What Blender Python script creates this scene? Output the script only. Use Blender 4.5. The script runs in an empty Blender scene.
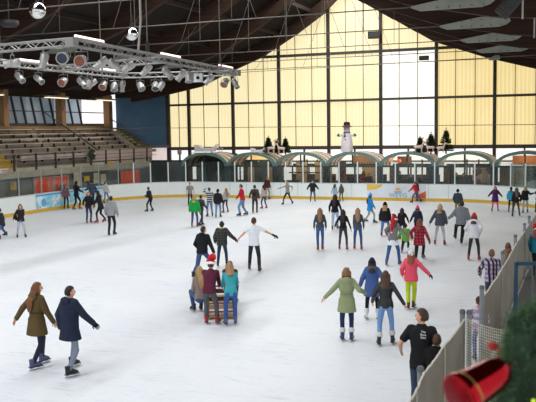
import bpy, bmesh, math, random
from mathutils import Vector as V, Matrix as M
random.seed(7)
C = bpy.context.scene.collection
PI = math.pi
def R(d): return d * PI / 180

# ------------------------------------------------------------------ camera numbers (536x402)
F = 800.0; PSI = math.atan(.4); PIT = math.atan(70.5 / F); ROLL = .0155; EYE = 4.7
def ray(px, py):
    x = px - 268; y = 201 - py
    c, s = math.cos(ROLL), math.sin(ROLL)
    x, y = c * x + s * y, -s * x + c * y
    X = x / F; Y = y / F
    fw = math.cos(PIT) + Y * math.sin(PIT); up = Y * math.cos(PIT) - math.sin(PIT)
    return V((X * math.cos(PSI) - fw * math.sin(PSI), X * math.sin(PSI) + fw * math.cos(PSI), up))
def ground(px, py, z=0.0):
    r = ray(px, py); t = (z - EYE) / r.z
    return V((r.x * t, r.y * t, z))
def onv(px, py, v):
    r = ray(px, py); t = v / r.y
    return V((r.x * t, v, EYE + r.z * t))
def onu(px, py, u):
    r = ray(px, py); t = u / r.x
    return V((u, r.y * t, EYE + r.z * t))
def proj(p):
    z = p[2] - EYE
    X = p[0] * math.cos(PSI) + p[1] * math.sin(PSI); Fw = -p[0] * math.sin(PSI) + p[1] * math.cos(PSI)
    d = Fw * math.cos(PIT) - z * math.sin(PIT); Y = (Fw * math.sin(PIT) + z * math.cos(PIT)) / d; X /= d
    c, s = math.cos(ROLL), math.sin(ROLL); x, y = X * F, Y * F
    x, y = c * x - s * y, s * x + c * y
    return 268 + x, 201 - y

# ------------------------------------------------------------------ materials
def lin(c):
    if isinstance(c, str):
        c = tuple(int(c[i:i + 2], 16) for i in (0, 2, 4))
    o = []
    for v in c[:3]:
        v /= 255.0
        o.append(v / 12.92 if v <= .04045 else ((v + .055) / 1.055) ** 2.4)
    return (*o, 1.0)
_m = {}
def newmat(name):
    m = bpy.data.materials.new(name); m.use_nodes = True
    nt = m.node_tree; b = nt.nodes['Principled BSDF']
    return m, nt, b
def N(nt, t, **kw):
    n = nt.nodes.new(t)
    for k, v in kw.items():
        if k in n.inputs.keys(): n.inputs[k].default_value = v
        else: setattr(n, k, v)
    return n
def L(nt, a, b): nt.links.new(a, b)
def rampnode(nt, fac, stops, interp='LINEAR'):
    r = nt.nodes.new('ShaderNodeValToRGB'); r.color_ramp.interpolation = interp
    e = r.color_ramp.elements
    while len(e) < len(stops): e.new(.5)
    for i, (p, c) in enumerate(stops):
        e[i].position = p; e[i].color = lin(c) if not (isinstance(c, tuple) and len(c) == 4) else c
    L(nt, fac, r.inputs[0]); return r
def mixc(nt, fac, a, b, mode='MIX'):
    n = nt.nodes.new('ShaderNodeMix'); n.data_type = 'RGBA'; n.blend_type = mode
    for sock, v in ((n.inputs[0], fac), (n.inputs[6], a), (n.inputs[7], b)):
        if hasattr(v, 'is_output'): L(nt, v, sock)
        else: sock.default_value = v
    return n.outputs[2]
def mat(col, rough=.6, metal=0.0, var=.12, scale=9.0, bump=.0, spec=.4, name=None, stretch=None):
    """plain procedural material: a colour with gentle noise variation and optional bump"""
    key = (str(col), rough, metal, var, scale, bump, spec, stretch)
    if key in _m: return _m[key]
    m, nt, b = newmat(name or 'paint')
    c = lin(col)
    tc = N(nt, 'ShaderNodeTexCoord'); src = tc.outputs['Object']
    if stretch:
        mp = N(nt, 'ShaderNodeMapping'); mp.inputs['Scale'].default_value = stretch
        L(nt, src, mp.inputs[0]); src = mp.outputs[0]
    nz = N(nt, 'ShaderNodeTexNoise', Scale=scale, Detail=3.0); L(nt, src, nz.inputs['Vector'])
    dk = tuple(x * (1 - var) for x in c[:3]) + (1,); lt = tuple(min(1, x * (1 + var) + .002) for x in c[:3]) + (1,)
    r = rampnode(nt, nz.outputs[0], [(.3, dk), (.7, lt)])
    L(nt, r.outputs[0], b.inputs['Base Color'])
    b.inputs['Roughness'].default_value = rough; b.inputs['Metallic'].default_value = metal
    b.inputs['Specular IOR Level'].default_value = spec
    if bump:
        bp = N(nt, 'ShaderNodeBump', Strength=bump, Distance=.02); L(nt, nz.outputs[0], bp.inputs['Height']); L(nt, bp.outputs[0], b.inputs['Normal'])
    _m[key] = m; return m
def fabric(col): return mat(col, .88, 0, .07, 8.0, .15, .2, 'fabric')
def hairmat(col): return mat(col, .55, 0, .35, 26.0, .5, .35, 'hair', (3.0, 3.0, .25))
def skinmat(col='d8a283'): return mat(col, .55, 0, .05, 20.0, 0, .35, 'skin')
def emit(col, st, name='glow'):
    key = ('emit', str(col), st)
    if key in _m: return _m[key]
    m, nt, b = newmat(name)
    b.inputs['Base Color'].default_value = lin(col); b.inputs['Emission Color'].default_value = lin(col); b.inputs['Emission Strength'].default_value = st
    _m[key] = m; return m
def glassmat(tint='dfe8e6', refl=.07, name='clear_glass', dirt=.0, fm=.4):
    key = ('glass', tint, refl, dirt, fm)
    if key in _m: return _m[key]
    m, nt, b = newmat(name); nt.nodes.remove(b)
    out = nt.nodes['Material Output']
    t = N(nt, 'ShaderNodeBsdfTransparent', Color=lin(tint)); g = N(nt, 'ShaderNodeBsdfGlossy', Roughness=.08)
    g.inputs['Color'].default_value = (.9, .95, .95, 1)
    fr = N(nt, 'ShaderNodeFresnel', IOR=1.35)
    ad = N(nt, 'ShaderNodeMath', operation='MULTIPLY_ADD'); ad.inputs[1].default_value = fm; ad.inputs[2].default_value = refl * .15; L(nt, fr.outputs[0], ad.inputs[0])
    mx = N(nt, 'ShaderNodeMixShader'); L(nt, ad.outputs[0], mx.inputs[0]); L(nt, t.outputs[0], mx.inputs[1]); L(nt, g.outputs[0], mx.inputs[2])
    res = mx.outputs[0]
    if dirt:
        d = N(nt, 'ShaderNodeBsdfDiffuse'); d.inputs[0].default_value = lin('c8cccb')
        m2 = N(nt, 'ShaderNodeMixShader'); m2.inputs[0].default_value = dirt
        L(nt, res, m2.inputs[1]); L(nt, d.outputs[0], m2.inputs[2]); res = m2.outputs[0]
    L(nt, res, out.inputs[0])
    _m[key] = m; return m
def pattern(kind, c1, c2, scale, c3=None):
    key = ('pat', kind, c1, c2, scale, c3)
    if key in _m: return _m[key]
    m, nt, b = newmat(kind + '_fabric'); b.inputs['Roughness'].default_value = .88; b.inputs['Specular IOR Level'].default_value = .2
    tc = N(nt, 'ShaderNodeTexCoord'); sp = N(nt, 'ShaderNodeSeparateXYZ'); L(nt, tc.outputs['Object'], sp.inputs[0])
    def band(sock, sc, w):
        a = N(nt, 'ShaderNodeMath', operation='MULTIPLY'); L(nt, sock, a.inputs[0]); a.inputs[1].default_value = sc
        f = N(nt, 'ShaderNodeMath', operation='FRACT'); L(nt, a.outputs[0], f.inputs[0])
        g = N(nt, 'ShaderNodeMath', operation='LESS_THAN'); L(nt, f.outputs[0], g.inputs[0]); g.inputs[1].default_value = w
        return g.outputs[0]
    if kind == 'striped':
        col = mixc(nt, band(sp.outputs[2], scale, .5), lin(c1), lin(c2))
    elif kind == 'plaid':
        s = N(nt, 'ShaderNodeMath', operation='ADD'); L(nt, sp.outputs[0], s.inputs[0]); L(nt, sp.outputs[1], s.inputs[1])
        col = mixc(nt, band(s.outputs[0], scale, .5), lin(c1), lin(c2))
        hf = N(nt, 'ShaderNodeMath', operation='MULTIPLY'); L(nt, band(sp.outputs[2], scale, .5), hf.inputs[0]); hf.inputs[1].default_value = .55
        col = mixc(nt, hf.outputs[0], col, lin(c3 or c2))
    else:  # blotched
        nz = N(nt, 'ShaderNodeTexVoronoi', Scale=scale); L(nt, tc.outputs['Object'], nz.inputs['Vector'])
        r = rampnode(nt, nz.outputs['Color'], [(0, c1), (.45, c2), (.75, c3 or c1)], 'CONSTANT'); col = r.outputs[0]
    L(nt, col, b.inputs['Base Color'])
    _m[key] = m; return m

# ------------------------------------------------------------------ mesh collector
class MB:
    def __init__(s): s.v = []; s.f = []; s.mi = []; s.m = 0
    def add(s, vs, fs):
        o = len(s.v); s.v += [tuple(v) for v in vs]
        for f in fs: s.f.append(tuple(i + o for i in f)); s.mi.append(s.m)
    def box(s, c, d, rz=0, mtx=None):
        x, y, z = d[0] / 2, d[1] / 2, d[2] / 2
        vs = [V((a * x, b * y, e * z)) for a in (-1, 1) for b in (-1, 1) for e in (-1, 1)]
        rm = mtx or M.Rotation(rz, 3, 'Z'); c = V(c)
        s.add([c + rm @ v for v in vs], [(0, 1, 3, 2), (4, 6, 7, 5), (0, 4, 5, 1), (2, 3, 7, 6), (0, 2, 6, 4), (1, 5, 7, 3)])
    def bar(s, p, q, w, h=None, up=(0, 0, 1)):
        p = V(p); q = V(q); d = q - p; l = d.length; y = d / l; u = V(up)
        if abs(y.dot(u)) > .98: u = V((1, 0, 0))
        x = y.cross(u).normalized(); z = x.cross(y)
        s.box((p + q) / 2, (w, l, h or w), mtx=M((x, y, z)).transposed())
    def tube(s, pts, r, n=8, cap=True):
        pts = [V(p) for p in pts]; rs = r if isinstance(r, (list, tuple)) else [r] * len(pts)
        rings = []
        for i, p in enumerate(pts):
            t = (pts[min(i + 1, len(pts) - 1)] - pts[max(i - 1, 0)]).normalized()
            u = V((0, 0, 1)) if abs(t.z) < .9 else V((1, 0, 0))
            x = t.cross(u).normalized(); y = x.cross(t)
            rings.append([p + (x * math.cos(2 * PI * k / n) + y * math.sin(2 * PI * k / n)) * rs[i] for k in range(n)])
        s.loft(rings, cap)
    def loft(s, rings, cap=True, close=False):
        n = len(rings[0]); vs = [p for r in rings for p in r]; fs = []
        k = len(rings)
        for i in range(k if close else k - 1):
            j = (i + 1) % k
            for a in range(n):
                b = (a + 1) % n
                fs.append((i * n + a, i * n + b, j * n + b, j * n + a))
        if cap and not close:
            fs.append(tuple(range(n - 1, -1, -1))); fs.append(tuple((k - 1) * n + a for a in range(n)))
        s.add(vs, fs)
    def capsule(s, p, q, r0, r1, n=10):
        p = V(p); q = V(q); d = q - p; l = d.length or 1e-4; t = d / l
        u = V((0, 0, 1)) if abs(t.z) < .9 else V((1, 0, 0))
        x = t.cross(u).normalized(); y = x.cross(t)
        rings = []
        for a in (-80, -50, -20): rings.append((p + t * r0 * math.sin(R(a)), r0 * math.cos(R(a))))
        for a in (20, 50, 80): rings.append((q + t * r1 * math.sin(R(a)), r1 * math.cos(R(a))))
        s.loft([[c + (x * math.cos(2 * PI * k / n) + y * math.sin(2 * PI * k / n)) * r for k in range(n)] for c, r in rings])
    def ell(s, c, r, n=12, m=8, fn=None, ax=None):
        """ellipsoid; fn(dir)->scale ; ax = 3 axes"""
        c = V(c); ax = ax or (V((1, 0, 0)), V((0, 1, 0)), V((0, 0, 1)))
        if not isinstance(r, (tuple, list)): r = (r, r, r)
        vs = []; fs = []
        def pt(d):
            k = fn(d) if fn else 1
            if not isinstance(k, (tuple, list, V)): k = (d[0] * k, d[1] * k, d[2] * k)
            return c + ax[0] * k[0] * r[0] + ax[1] * k[1] * r[1] + ax[2] * k[2] * r[2]
        vs.append(pt((0, 0, -1)))
        for i in range(1, m):
            a = -PI / 2 + PI * i / m
            for k in range(n):
                b = 2 * PI * k / n
                vs.append(pt((math.cos(a) * math.cos(b), math.cos(a) * math.sin(b), math.sin(a))))
        vs.append(pt((0, 0, 1))); T = len(vs) - 1
        for k in range(n): fs.append((0, 1 + (k + 1) % n, 1 + k)); fs.append((T, T - n + k, T - n + (k + 1) % n))
        for i in range(m - 2):
            for k in range(n):
                a = 1 + i * n + k; b = 1 + i * n + (k + 1) % n
                fs.append((a, b, b + n, a + n))
        s.add(vs, fs)
    def lathe(s, prof, n=20, o=(0, 0, 0), mtx=None):
        o = V(o); mtx = mtx or M.Identity(3)
        s.loft([[o + mtx @ V((r * math.cos(2 * PI * k / n), r * math.sin(2 * PI * k / n), z)) for k in range(n)] for r, z in prof])
    def torus(s, c, R0, r, n=20, m=8, ax=None, sy=1.0, jit=0):
        c = V(c); X, Y, Z = ax or (V((1, 0, 0)), V((0, 1, 0)), V((0, 0, 1)))
        rings = []
        for i in range(n):
            a = 2 * PI * i / n; d = X * math.cos(a) + Y * math.sin(a) * sy
            rings.append([c + d * R0 + (d.normalized() * math.cos(2 * PI * k / m) + Z * math.sin(2 * PI * k / m)) * r * (1 + random.uniform(-jit, jit)) for k in range(m)])
        s.loft(rings, close=True)
    def prism(s, poly, axis, a, b):
        """poly: list of 2D points, extruded along axis 'x','y','z' from a to b"""
        def P(p, w): return {'x': (w, p[0], p[1]), 'y': (p[0], w, p[1]), 'z': (p[0], p[1], w)}[axis]
        n = len(poly); vs = [P(p, a) for p in poly] + [P(p, b) for p in poly]
        fs = [(i, (i + 1) % n, n + (i + 1) % n, n + i) for i in range(n)] + [tuple(range(n - 1, -1, -1)), tuple(range(n, 2 * n))]
        s.add(vs, fs)
    def mesh(s, name, mats, smooth=True, sc=1.0):
        me = bpy.data.meshes.new(name)
        me.from_pydata([(a * sc, b * sc, c * sc) for a, b, c in s.v], [], s.f)
        for m in (mats if isinstance(mats, (list, tuple)) else [mats]): me.materials.append(m)
        me.polygons.foreach_set('material_index', s.mi)
        bm = bmesh.new(); bm.from_mesh(me); bmesh.ops.recalc_face_normals(bm, faces=bm.faces); bm.to_mesh(me); bm.free()
        if smooth:
            me.polygons.foreach_set('use_smooth', [True] * len(me.polygons))
            try: me.set_sharp_from_angle(angle=R(42))
            except Exception: pass
        me.update(); return me
    def obj(s, name, mats, parent=None, smooth=True, sc=1.0, loc=None, rz=None):
        return link(name, s.mesh(name, mats, smooth, sc), parent, loc, rz)
def link(name, me, parent=None, loc=None, rz=None):
    o = bpy.data.objects.new(name, me); C.objects.link(o)
    if parent: o.parent = parent
    if loc is not None: o.location = loc
    if rz is not None: o.rotation_euler = (0, 0, rz)
    return o
def tag(o, label, cat, group=None, kind=None):
    o['label'] = label; o['category'] = cat
    if group: o['group'] = group
    if kind: o['kind'] = kind
    return o
def thing(name, label, cat, loc=(0, 0, 0), rz=0, group=None):
    o = bpy.data.objects.new(name, None); C.objects.link(o); o.location = loc; o.rotation_euler = (0, 0, rz)
    o.empty_display_size = .1
    return tag(o, label, cat, group)
def struct(o): o['kind'] = 'structure'; return o
def text(name, body, size, mtx, m, parent, align='CENTER', depth=.004):
    cu = bpy.data.curves.new(name, 'FONT'); cu.body = body; cu.size = size; cu.align_x = align; cu.align_y = 'CENTER'; cu.extrude = depth
    o = bpy.data.objects.new('tmp', cu); C.objects.link(o)
    dg = bpy.context.evaluated_depsgraph_get(); me = bpy.data.meshes.new_from_object(o.evaluated_get(dg), depsgraph=dg)
    bpy.data.objects.remove(o); bpy.data.curves.remove(cu)
    me.name = name; me.materials.clear(); me.materials.append(m)
    o = link(name, me, parent); o.matrix_local = mtx
    return o
# ------------------------------------------------------------------ people
PENDING = []     # (object, post-mesh, scale): surfaces grown by voxel remesh, finished in one pass at the end
def grown(mb, name, mats, parent, voxel, sc, post=None, smooth=4):
    o = mb.obj(name, mats, parent, sc=sc)
    r = o.modifiers.new('r', 'REMESH'); r.mode = 'VOXEL'; r.voxel_size = voxel
    s = o.modifiers.new('s', 'SMOOTH'); s.factor = .5; s.iterations = smooth
    PENDING.append((o, post, sc)); return o
def finish_people():
    dg = bpy.context.evaluated_depsgraph_get(); dg.update()
    done = []
    for o, post, sc in PENDING:
        me = bpy.data.meshes.new_from_object(o.evaluated_get(dg), depsgraph=dg)
        done.append((o, me, post, sc))
    for o, me, post, sc in done:
        o.modifiers.clear(); old = o.data
        mats = list(old.materials)
        bm = bmesh.new(); bm.from_mesh(me)
        for f in bm.faces: f.material_index = 0
        if post:
            tmp = post.mesh('tmp', mats, sc=sc); bm.from_mesh(tmp); bpy.data.meshes.remove(tmp)
        for f in bm.faces: f.smooth = True
        nm = bpy.data.meshes.new(o.name); bm.to_mesh(nm); bm.free()
        for m in mats: nm.materials.append(m)
        o.data = nm; bpy.data.meshes.remove(me)
        if old.users == 0: bpy.data.meshes.remove(old)

_skate = {}
def skate(parent, loc, yaw, pitch, sc, col):
    if col not in _skate:
        b = MB()
        foot = [(-.08, .050, .036, .075), (-.05, .058, .041, .10), (.02, .052, .041, .11), (.08, .046, .044, .082), (.13, .038, .041, .060), (.17, .026, .026, .042)]
        b.loft([[V((w * math.cos(2 * PI * k / 10), y, .06 + max(0, h * (1 + math.sin(2 * PI * k / 10))))) for k in range(10)] for y, h0, w, h in [(y, 0, w, h * .62) for y, _, w, h in foot]])
        b.loft([[V((w * math.cos(2 * PI * k / 10), -.035 + yy + d * math.sin(2 * PI * k / 10), z)) for k in range(10)] for z, w, d, yy in [(.07, .038, .05, 0), (.14, .043, .055, 0), (.19, .046, .056, -.004), (.225, .049, .058, -.008)]])
        b.m = 1
        b.box((0, .045, .063), (.085, .285, .016))
        for k in range(4): b.box((0, .0 + k * .028, .13 + .012 * (3 - k)), (.05, .008, .01))
        k = MB()
        k.box((0, .045, .012), (.006, .30, .024)); k.box((0, -.045, .04), (.02, .05, .034)); k.box((0, .11, .04), (.02, .06, .034))
        k.tube([(0, .19, .012), (0, .215, .02), (0, .222, .034)], .004, 5)
        _skate[col] = (b.mesh('skate', [mat(col, .45, 0, .08, 12), mat('1c1a1c' if col not in ('17171a', '1b1b1e') else '6a6a6c', .5)]), k.mesh('blade', mat('c2c6ca', .25, .9)))
    me, kb = _skate[col]
    o = link('skate', me, parent, loc); o.rotation_euler = (pitch, 0, yaw); o.scale = (sc,) * 3
    link('blade', kb, o)
    return o

def ik(a, t, l1, l2, pole):
    d = t - a; dist = d.length; mx = (l1 + l2) * .992
    if dist > mx: d = d * (mx / dist); dist = mx
    if dist < abs(l1 - l2) + .02: d = d.normalized() * (abs(l1 - l2) + .02) if dist > 1e-5 else V((0, 0, -.1)); dist = d.length
    n = d / dist; a1 = (l1 * l1 - l2 * l2 + dist * dist) / (2 * dist); h = math.sqrt(max(0, l1 * l1 - a1 * a1))
    p = (pole - n * pole.dot(n))
    p = p.normalized() if p.length > 1e-4 else V((0, 1, 0))
    return a + n * a1 + p * h, a + d

def hand(mb, w, d, nrm, side, k=1.0, curl=22):
    """palm with four unequal bent fingers and a thumb off its side"""
    d = d.normalized(); n = (nrm - d * nrm.dot(d)).normalized(); x = d.cross(n)
    x = x * side
    rings = []
    for t, wd, th in ((-.02, .022, .02), (.01, .03, .017), (.05, .041, .0155), (.088, .040, .012)):
        c = w + d * t * k
        rings.append([c + (x * math.cos(2 * PI * i / 10) * wd + n * math.sin(2 * PI * i / 10) * th) * k for i in range(10)])
    mb.loft(rings)
    for i, ln in enumerate((.068, .077, .072, .056)):
        b = w + (d * (.083 - .004 * abs(i - 1)) + x * (.030 - .020 * i)) * k
        a1 = R(curl * .6); a2 = R(curl * 1.7)
        dd = d + x * (.06 - .04 * i)
        m1 = b + (dd * math.cos(a1) + n * math.sin(a1)) * ln * .5 * k
        m2 = m1 + (dd * math.cos(a2) + n * math.sin(a2)) * ln * .5 * k
        mb.capsule(b, m1, .0092 * k, .0085 * k, 6); mb.capsule(m1, m2, .0085 * k, .0072 * k, 6)
    b = w + (d * .022 + x * .030) * k
    m1 = b + (d * .6 + x * .55 + n * .35).normalized() * .042 * k
    m2 = m1 + (d * .9 + x * .1 + n * .35).normalized() * .032 * k
    mb.capsule(b, m1, .0125 * k, .0105 * k, 6); mb.capsule(m1, m2, .0105 * k, .0085 * k, 6)

def head(mb, c, ax):
    def fn(d):
        x, y, z = d
        if z < 0:
            t = -z
            x *= 1 - .28 * t * t - .05 * t; y = y * (1 - .18 * t) + .18 * t * t * (1 if y > -.2 else .4)
            if y < -.3: y *= 1 - .25 * t
        if y > .75: y *= .96
        return (x, y, z)
    def P(x, y, z): return c + ax[0] * x + ax[1] * y + ax[2] * z
    mb.m = 0
    mb.ell(c, (.076, .096, .118), 18, 12, fn, ax)
    mb.ell(P(0, .100, -.012), (.012, .019, .014), 8, 6, None, ax); mb.capsule(P(0, .093, .022), P(0, .104, -.008), .007, .010, 6)
    for s in (-1, 1):
        mb.m = 0; mb.ell(P(s * .077, -.008, .0), (.011, .021, .032), 8, 6, None, ax)
        mb.m = 1; mb.ell(P(s * .031, .086, .012), (.013, .008, .0065), 8, 6, None, ax)
        mb.m = 3; mb.capsule(P(s * .017, .093, .032), P(s * .044, .083, .033), .0045, .0035, 5)
    mb.m = 2; mb.ell(P(0, .093, -.052), (.023, .009, .0075), 8, 6, None, ax)
    mb.m = 0

MALE = dict(sw=.182, hw=.088, rings=[(-.10, .12, .10), (-.03, .16, .115), (.06, .158, .112), (.17, .140, .102), (.28, .156, .112), (.38, .172, .118), (.46, .172, .108), (.51, .13, .088), (.55, .066, .062)], arm=.052, th=.086)
FEM = dict(sw=.158, hw=.086, rings=[(-.10, .125, .10), (-.03, .168, .118), (.06, .160, .112), (.18, .122, .092), (.28, .135, .104), (.38, .150, .120), (.46, .148, .100), (.51, .11, .08), (.55, .055, .055)], arm=.044, th=.086)
LA, LF, LT, LS = .285, .255, .43, .42

def person(label, f=None, t=None, a=0, g='f', pos=None, H=None, lean=4, side=0, hl=None, hr=None, hy=0, hp=0,
           top=('444444', .02, -.06, ''), leg=('2c3a58', .006), hair=('4a3424', 'short'), hat=None, sk='1b1b1e', glove=None,
           skin='d8a283', sit=None, hipx=0, hipy=0, socks=None, extra=None, group=None, shoulder_roll=0, cat='person', turn=0):
    P = MALE if g == 'm' else FEM
    lifts = [0, 0]
    if f:
        pts = []
        for i, q in enumerate(f):
            z = q[2] if len(q) > 2 else 0
            lifts[i] = z; pts.append(ground(q[0], q[1], z))
        if len(pts) == 1: pts = [pts[0], None]
        org = pts[0].copy() if pts[1] is None else (pts[0] + pts[1]) / 2
        org.z = 0
    else:
        org = V((pos[0], pos[1], pos[2] if len(pos) > 2 else 0)); pts = [None, None]
    base = org.z
    d = V((org.x, org.y, 0)).normalized(); fa = R(a)
    h = V((d.x * math.cos(fa) + d.y * math.sin(fa), -d.x * math.sin(fa) + d.y * math.cos(fa), 0))
    rz = math.atan2(-h.x, h.y); inv = M.Rotation(-rz, 3, 'Z')
    dist = (org - V((0, 0, EYE))).length
    # target height of the top of the head
    if H: ztop = H
    else:
        lo, hi = .5, 2.6
        for _ in range(30):
            mid = (lo + hi) / 2
            if proj((org.x, org.y, mid))[1] > t: lo = mid
            else: hi = mid
        ztop = lo
    hatx = {'beanie': .03, 'santa': .05, 'helmet': .03, 'hood': .03, 'cap': .02}.get(hat[0], 0) if hat else .012
    s = ztop / 1.78
    for _ in range(4):
        if sit: feet = [V((-sit[1], sit[2], sit[3] if len(sit) > 3 else 0)), V((sit[1], sit[2] * .93, sit[3] if len(sit) > 3 else 0))]
        elif pts[0] is None: feet = [V((-.10, .02, 0)), V((.10, -.02, 0))]
        elif pts[1] is None: feet = [V((-.085, .03, 0)), V((.085, -.03, 0))]
        else:
            lf = [(inv @ (p - V((org.x, org.y, 0)))) / s for p in pts]
            if abs(lf[0].x - lf[1].x) < .05:
                lf[0].x -= .05; lf[1].x += .05
            feet = sorted(lf, key=lambda q: q.x)
        hips_xy = (feet[0] + feet[1]) / 2; hips_xy = V((hips_xy.x + hipx, hips_xy.y + hipy, 0))
        ank = [V((q.x, q.y - .02, q.z + .125)) for q in feet]
        if sit: pel = V((0, 0, sit[0] / s))
        else:
            zz = .99
            for i, q in enumerate(ank):
                e = V((hips_xy.x + (-1, 1)[i] * P['hw'] - q.x, hips_xy.y - q.y, 0)).length
                zz = min(zz, q.z + math.sqrt(max(.2, ((LT + LS) * .985) ** 2 - e * e)))
            pel = V((hips_xy.x, hips_xy.y, zz))
        S = V((math.sin(R(side)), math.sin(R(lean)), 0)); S.z = math.sqrt(max(.05, 1 - S.x ** 2 - S.y ** 2))
        Y = V((0, 1, 0)); Y = (Y - S * Y.dot(S)).normalized(); X = Y.cross(S)
        if turn:
            rt = M.Rotation(R(-turn), 3, S); X = rt @ X; Y = rt @ Y
        nb = pel + S * .545
        hs = (S + V((0, 0, 1.2))).normalized()
        hc = nb + hs * .135 + V((0, 1, 0)) * .015
        s2 = (ztop) / (hc.z + .118 + hatx)
        if abs(s2 - s) < 1e-3: break
        s = s2
    root = thing('person', label, cat, (org.x, org.y, base), rz, group)
    vox = max(.013, min(.022, dist * .00055))
    def tf(q):
        if q >= 0: return pel + S * q, X, Y
        return pel + V((0, 0, q)), V((1, 0, 0)), V((0, 1, 0))
    def ring(q, rx, ry, n=16, dy=0):
        c, x, y = tf(q); c = c + y * dy
        return [c + x * rx * math.copysign(abs(math.cos(2 * PI * k / n)) ** .85, math.cos(2 * PI * k / n)) + y * ry * math.copysign(abs(math.sin(2 * PI * k / n)) ** .9, math.sin(2 * PI * k / n)) for k in range(n)]
    shs = []; els = []; wrs = []; hds = []
    for i, sd in enumerate((-1, 1)):
        sh = pel + S * .485 + X * sd * P['sw'] * .93
        tgt = (hl, hr)[i]
        if tgt is None: w = sh + V((sd * .10, .07, -.50))
        elif isinstance(tgt, V) or tgt[0] == 'r':      # direction in the body frame, in arm lengths
            w = sh + V(tgt[1:]) * (LA + LF) if not isinstance(tgt, V) else tgt
        else:
            px, py = tgt[0], tgt[1]; da = tgt[2] if len(tgt) > 2 else 0
            r = ray(px, py); hd = V((r.x, r.y, 0)).length; k = (V((org.x, org.y, 0)).length + da) / hd
            w = (inv @ (V((0, 0, EYE)) + r * k - V((org.x, org.y, base)))) / s
            w -= (w - sh).normalized() * .07
        e, w = ik(sh, w, LA, LF, V((sd * .35, -.6, -.45)))
        shs.append(sh); els.append(e); wrs.append(w)
    kns = []; hps = []
    for i, sd in enumerate((-1, 1)):
        hp_ = pel + V((sd * P['hw'], 0, -.02))
        k, q = ik(hp_, ank[i], LT, LS, V((sd * .12, 1, .0)))
        ank[i] = q; kns.append(k); hps.append(hp_)
    # ---- the body
    b = MB()
    b.loft([ring(q, rx - .008, ry - .008) for q, rx, ry in P['rings']])
    b.capsule(nb - S * .05, hc - hs * .03, .055 if g == 'm' else .047, .05 if g == 'm' else .044)
    for i in (0, 1):
        ar = P['arm']
        b.capsule(shs[i], els[i], ar, ar * .80); b.capsule(els[i], wrs[i], ar * .82, ar * .58)
        b.capsule(hps[i], kns[i], P['th'] - .01, .05); b.capsule(kns[i], ank[i], .052, .036)
        b.capsule(ank[i], ank[i] + V((0, .10, -.04)), .034, .028, 8)
    post = MB()
    hx = M.Rotation(R(-hy), 3, hs) @ V((1, 0, 0)); hx = (hx - hs * hx.dot(hs)).normalized(); hyv = hs.cross(hx)
    if hp: rp = M.Rotation(R(-hp), 3, hx); hs2 = rp @ hs; hyv = rp @ hyv
    else: hs2 = hs
    ax = (hx, hyv, hs2)
    head(post, hc, ax)
    for i, sd in enumerate((-1, 1)):
        dv = (wrs[i] - els[i]).normalized(); nr = -X * sd * .8 + Y * .2
        hand(post, wrs[i], dv, nr, -sd, .92 if glove else 1.0)
    grown(b, 'body', [skinmat(skin), mat('1d1613', .3), mat('a85a50', .5), hairmat(hair[0])], root, vox, s, post)
    # ---- trousers
    lc, lb = leg[0], leg[1]
    lm = lc if not isinstance(lc, str) else fabric(lc)
    tr = MB()
    tr.loft([ring(-.11, .11 + lb, .095 + lb), ring(-.03, P['rings'][1][1] + lb, P['rings'][1][2] + lb), ring(.07, P['rings'][2][1] + lb, P['rings'][2][2] + lb), ring(.11, .135, .10)])
    for i in (0, 1):
        kk = kns[i]; aa = ank[i] + (kk - ank[i]).normalized() * .045
        tr.capsule(hps[i] + V((0, 0, -.02)), kk, P['th'] + lb, .06 + lb); tr.capsule(kk, aa, .061 + lb, .046 + lb * 1.3)
        if g == 'f': tr.ell(pel + V(((-1, 1)[i] * .075, -.06, -.05)), (.085, .075, .09))
    grown(tr, 'trousers', [lm], root, vox, s, smooth=3)
    if socks:
        for i in (0, 1):
            q = MB(); dv = (kns[i] - ank[i]).normalized()
            q.tube([ank[i] + dv * z for z in (.09, .13, .17, .20)], [.064 + lb, .070 + lb, .068 + lb, .06 + lb], 12); q.obj('sock', fabric(socks), root, sc=s)
    # ---- skates
    for i, sd in enumerate((-1, 1)):
        o = ank[i] - V((0, -.02, .125)); shin = kns[i] - ank[i]
        pit = -max(-.5, min(.9, math.atan2(-shin.y, shin.z) * .6)) if o.z > .04 else 0
        skate(root, o * s, R(-9 * sd), -pit if o.z > .04 else 0, s, sk)
    # ---- upper garment
    tcol, bulk, hem, opt = top
    tm = tcol if not isinstance(tcol, str) else (mat(tcol, .38, 0, .2, 12, .3, .5, 'leather') if 'leather' in opt else fabric(tcol))
    j = MB(); rs = []
    h0 = P['rings'][1]
    if hem < -.12:
        fl = .10 * (-hem)
        wid = max(abs(ank[0].x - ank[1].x) * .12, 0)
        rs.append(ring(hem, h0[1] + bulk + fl * .6 + wid * .5, h0[2] + bulk + fl * .9 + .02)); rs.append(ring(hem * .5, h0[1] + bulk + fl * .5, h0[2] + bulk + fl * .5 + .01))
    elif hem < -.02: rs.append(ring(hem, h0[1] + bulk, h0[2] + bulk))
    for q, rx, ry in P['rings'][1:]:
        if q > hem + .02:
            bb = bulk if q < .5 else bulk * .6
            if 'belt' in opt and .1 < q < .25: bb = bulk * .4
            elif bulk > .03 and .1 < q < .3: bb = bulk + .012
            rs.append(ring(q, rx + bb, ry + bb))
    rs.append(ring(.575, .058 + bulk * .3, .06 + bulk * .3))
    j.loft(rs)
    for i in (0, 1):
        ar = P['arm'] + .006 + bulk * .75
        j.ell(shs[i] - X * (-1, 1)[i] * .025, ar * (1.0 if 'tee' in opt else 1.1))
        if 'tee' in opt:
            j.capsule(shs[i], shs[i].lerp(els[i], .62), ar * .96, ar * 1.02)
        elif 'vest' in opt: pass
        else:
            j.capsule(shs[i], els[i], ar, ar * .9); j.capsule(els[i], els[i].lerp(wrs[i], .96), ar * .9, ar * .72)
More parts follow.
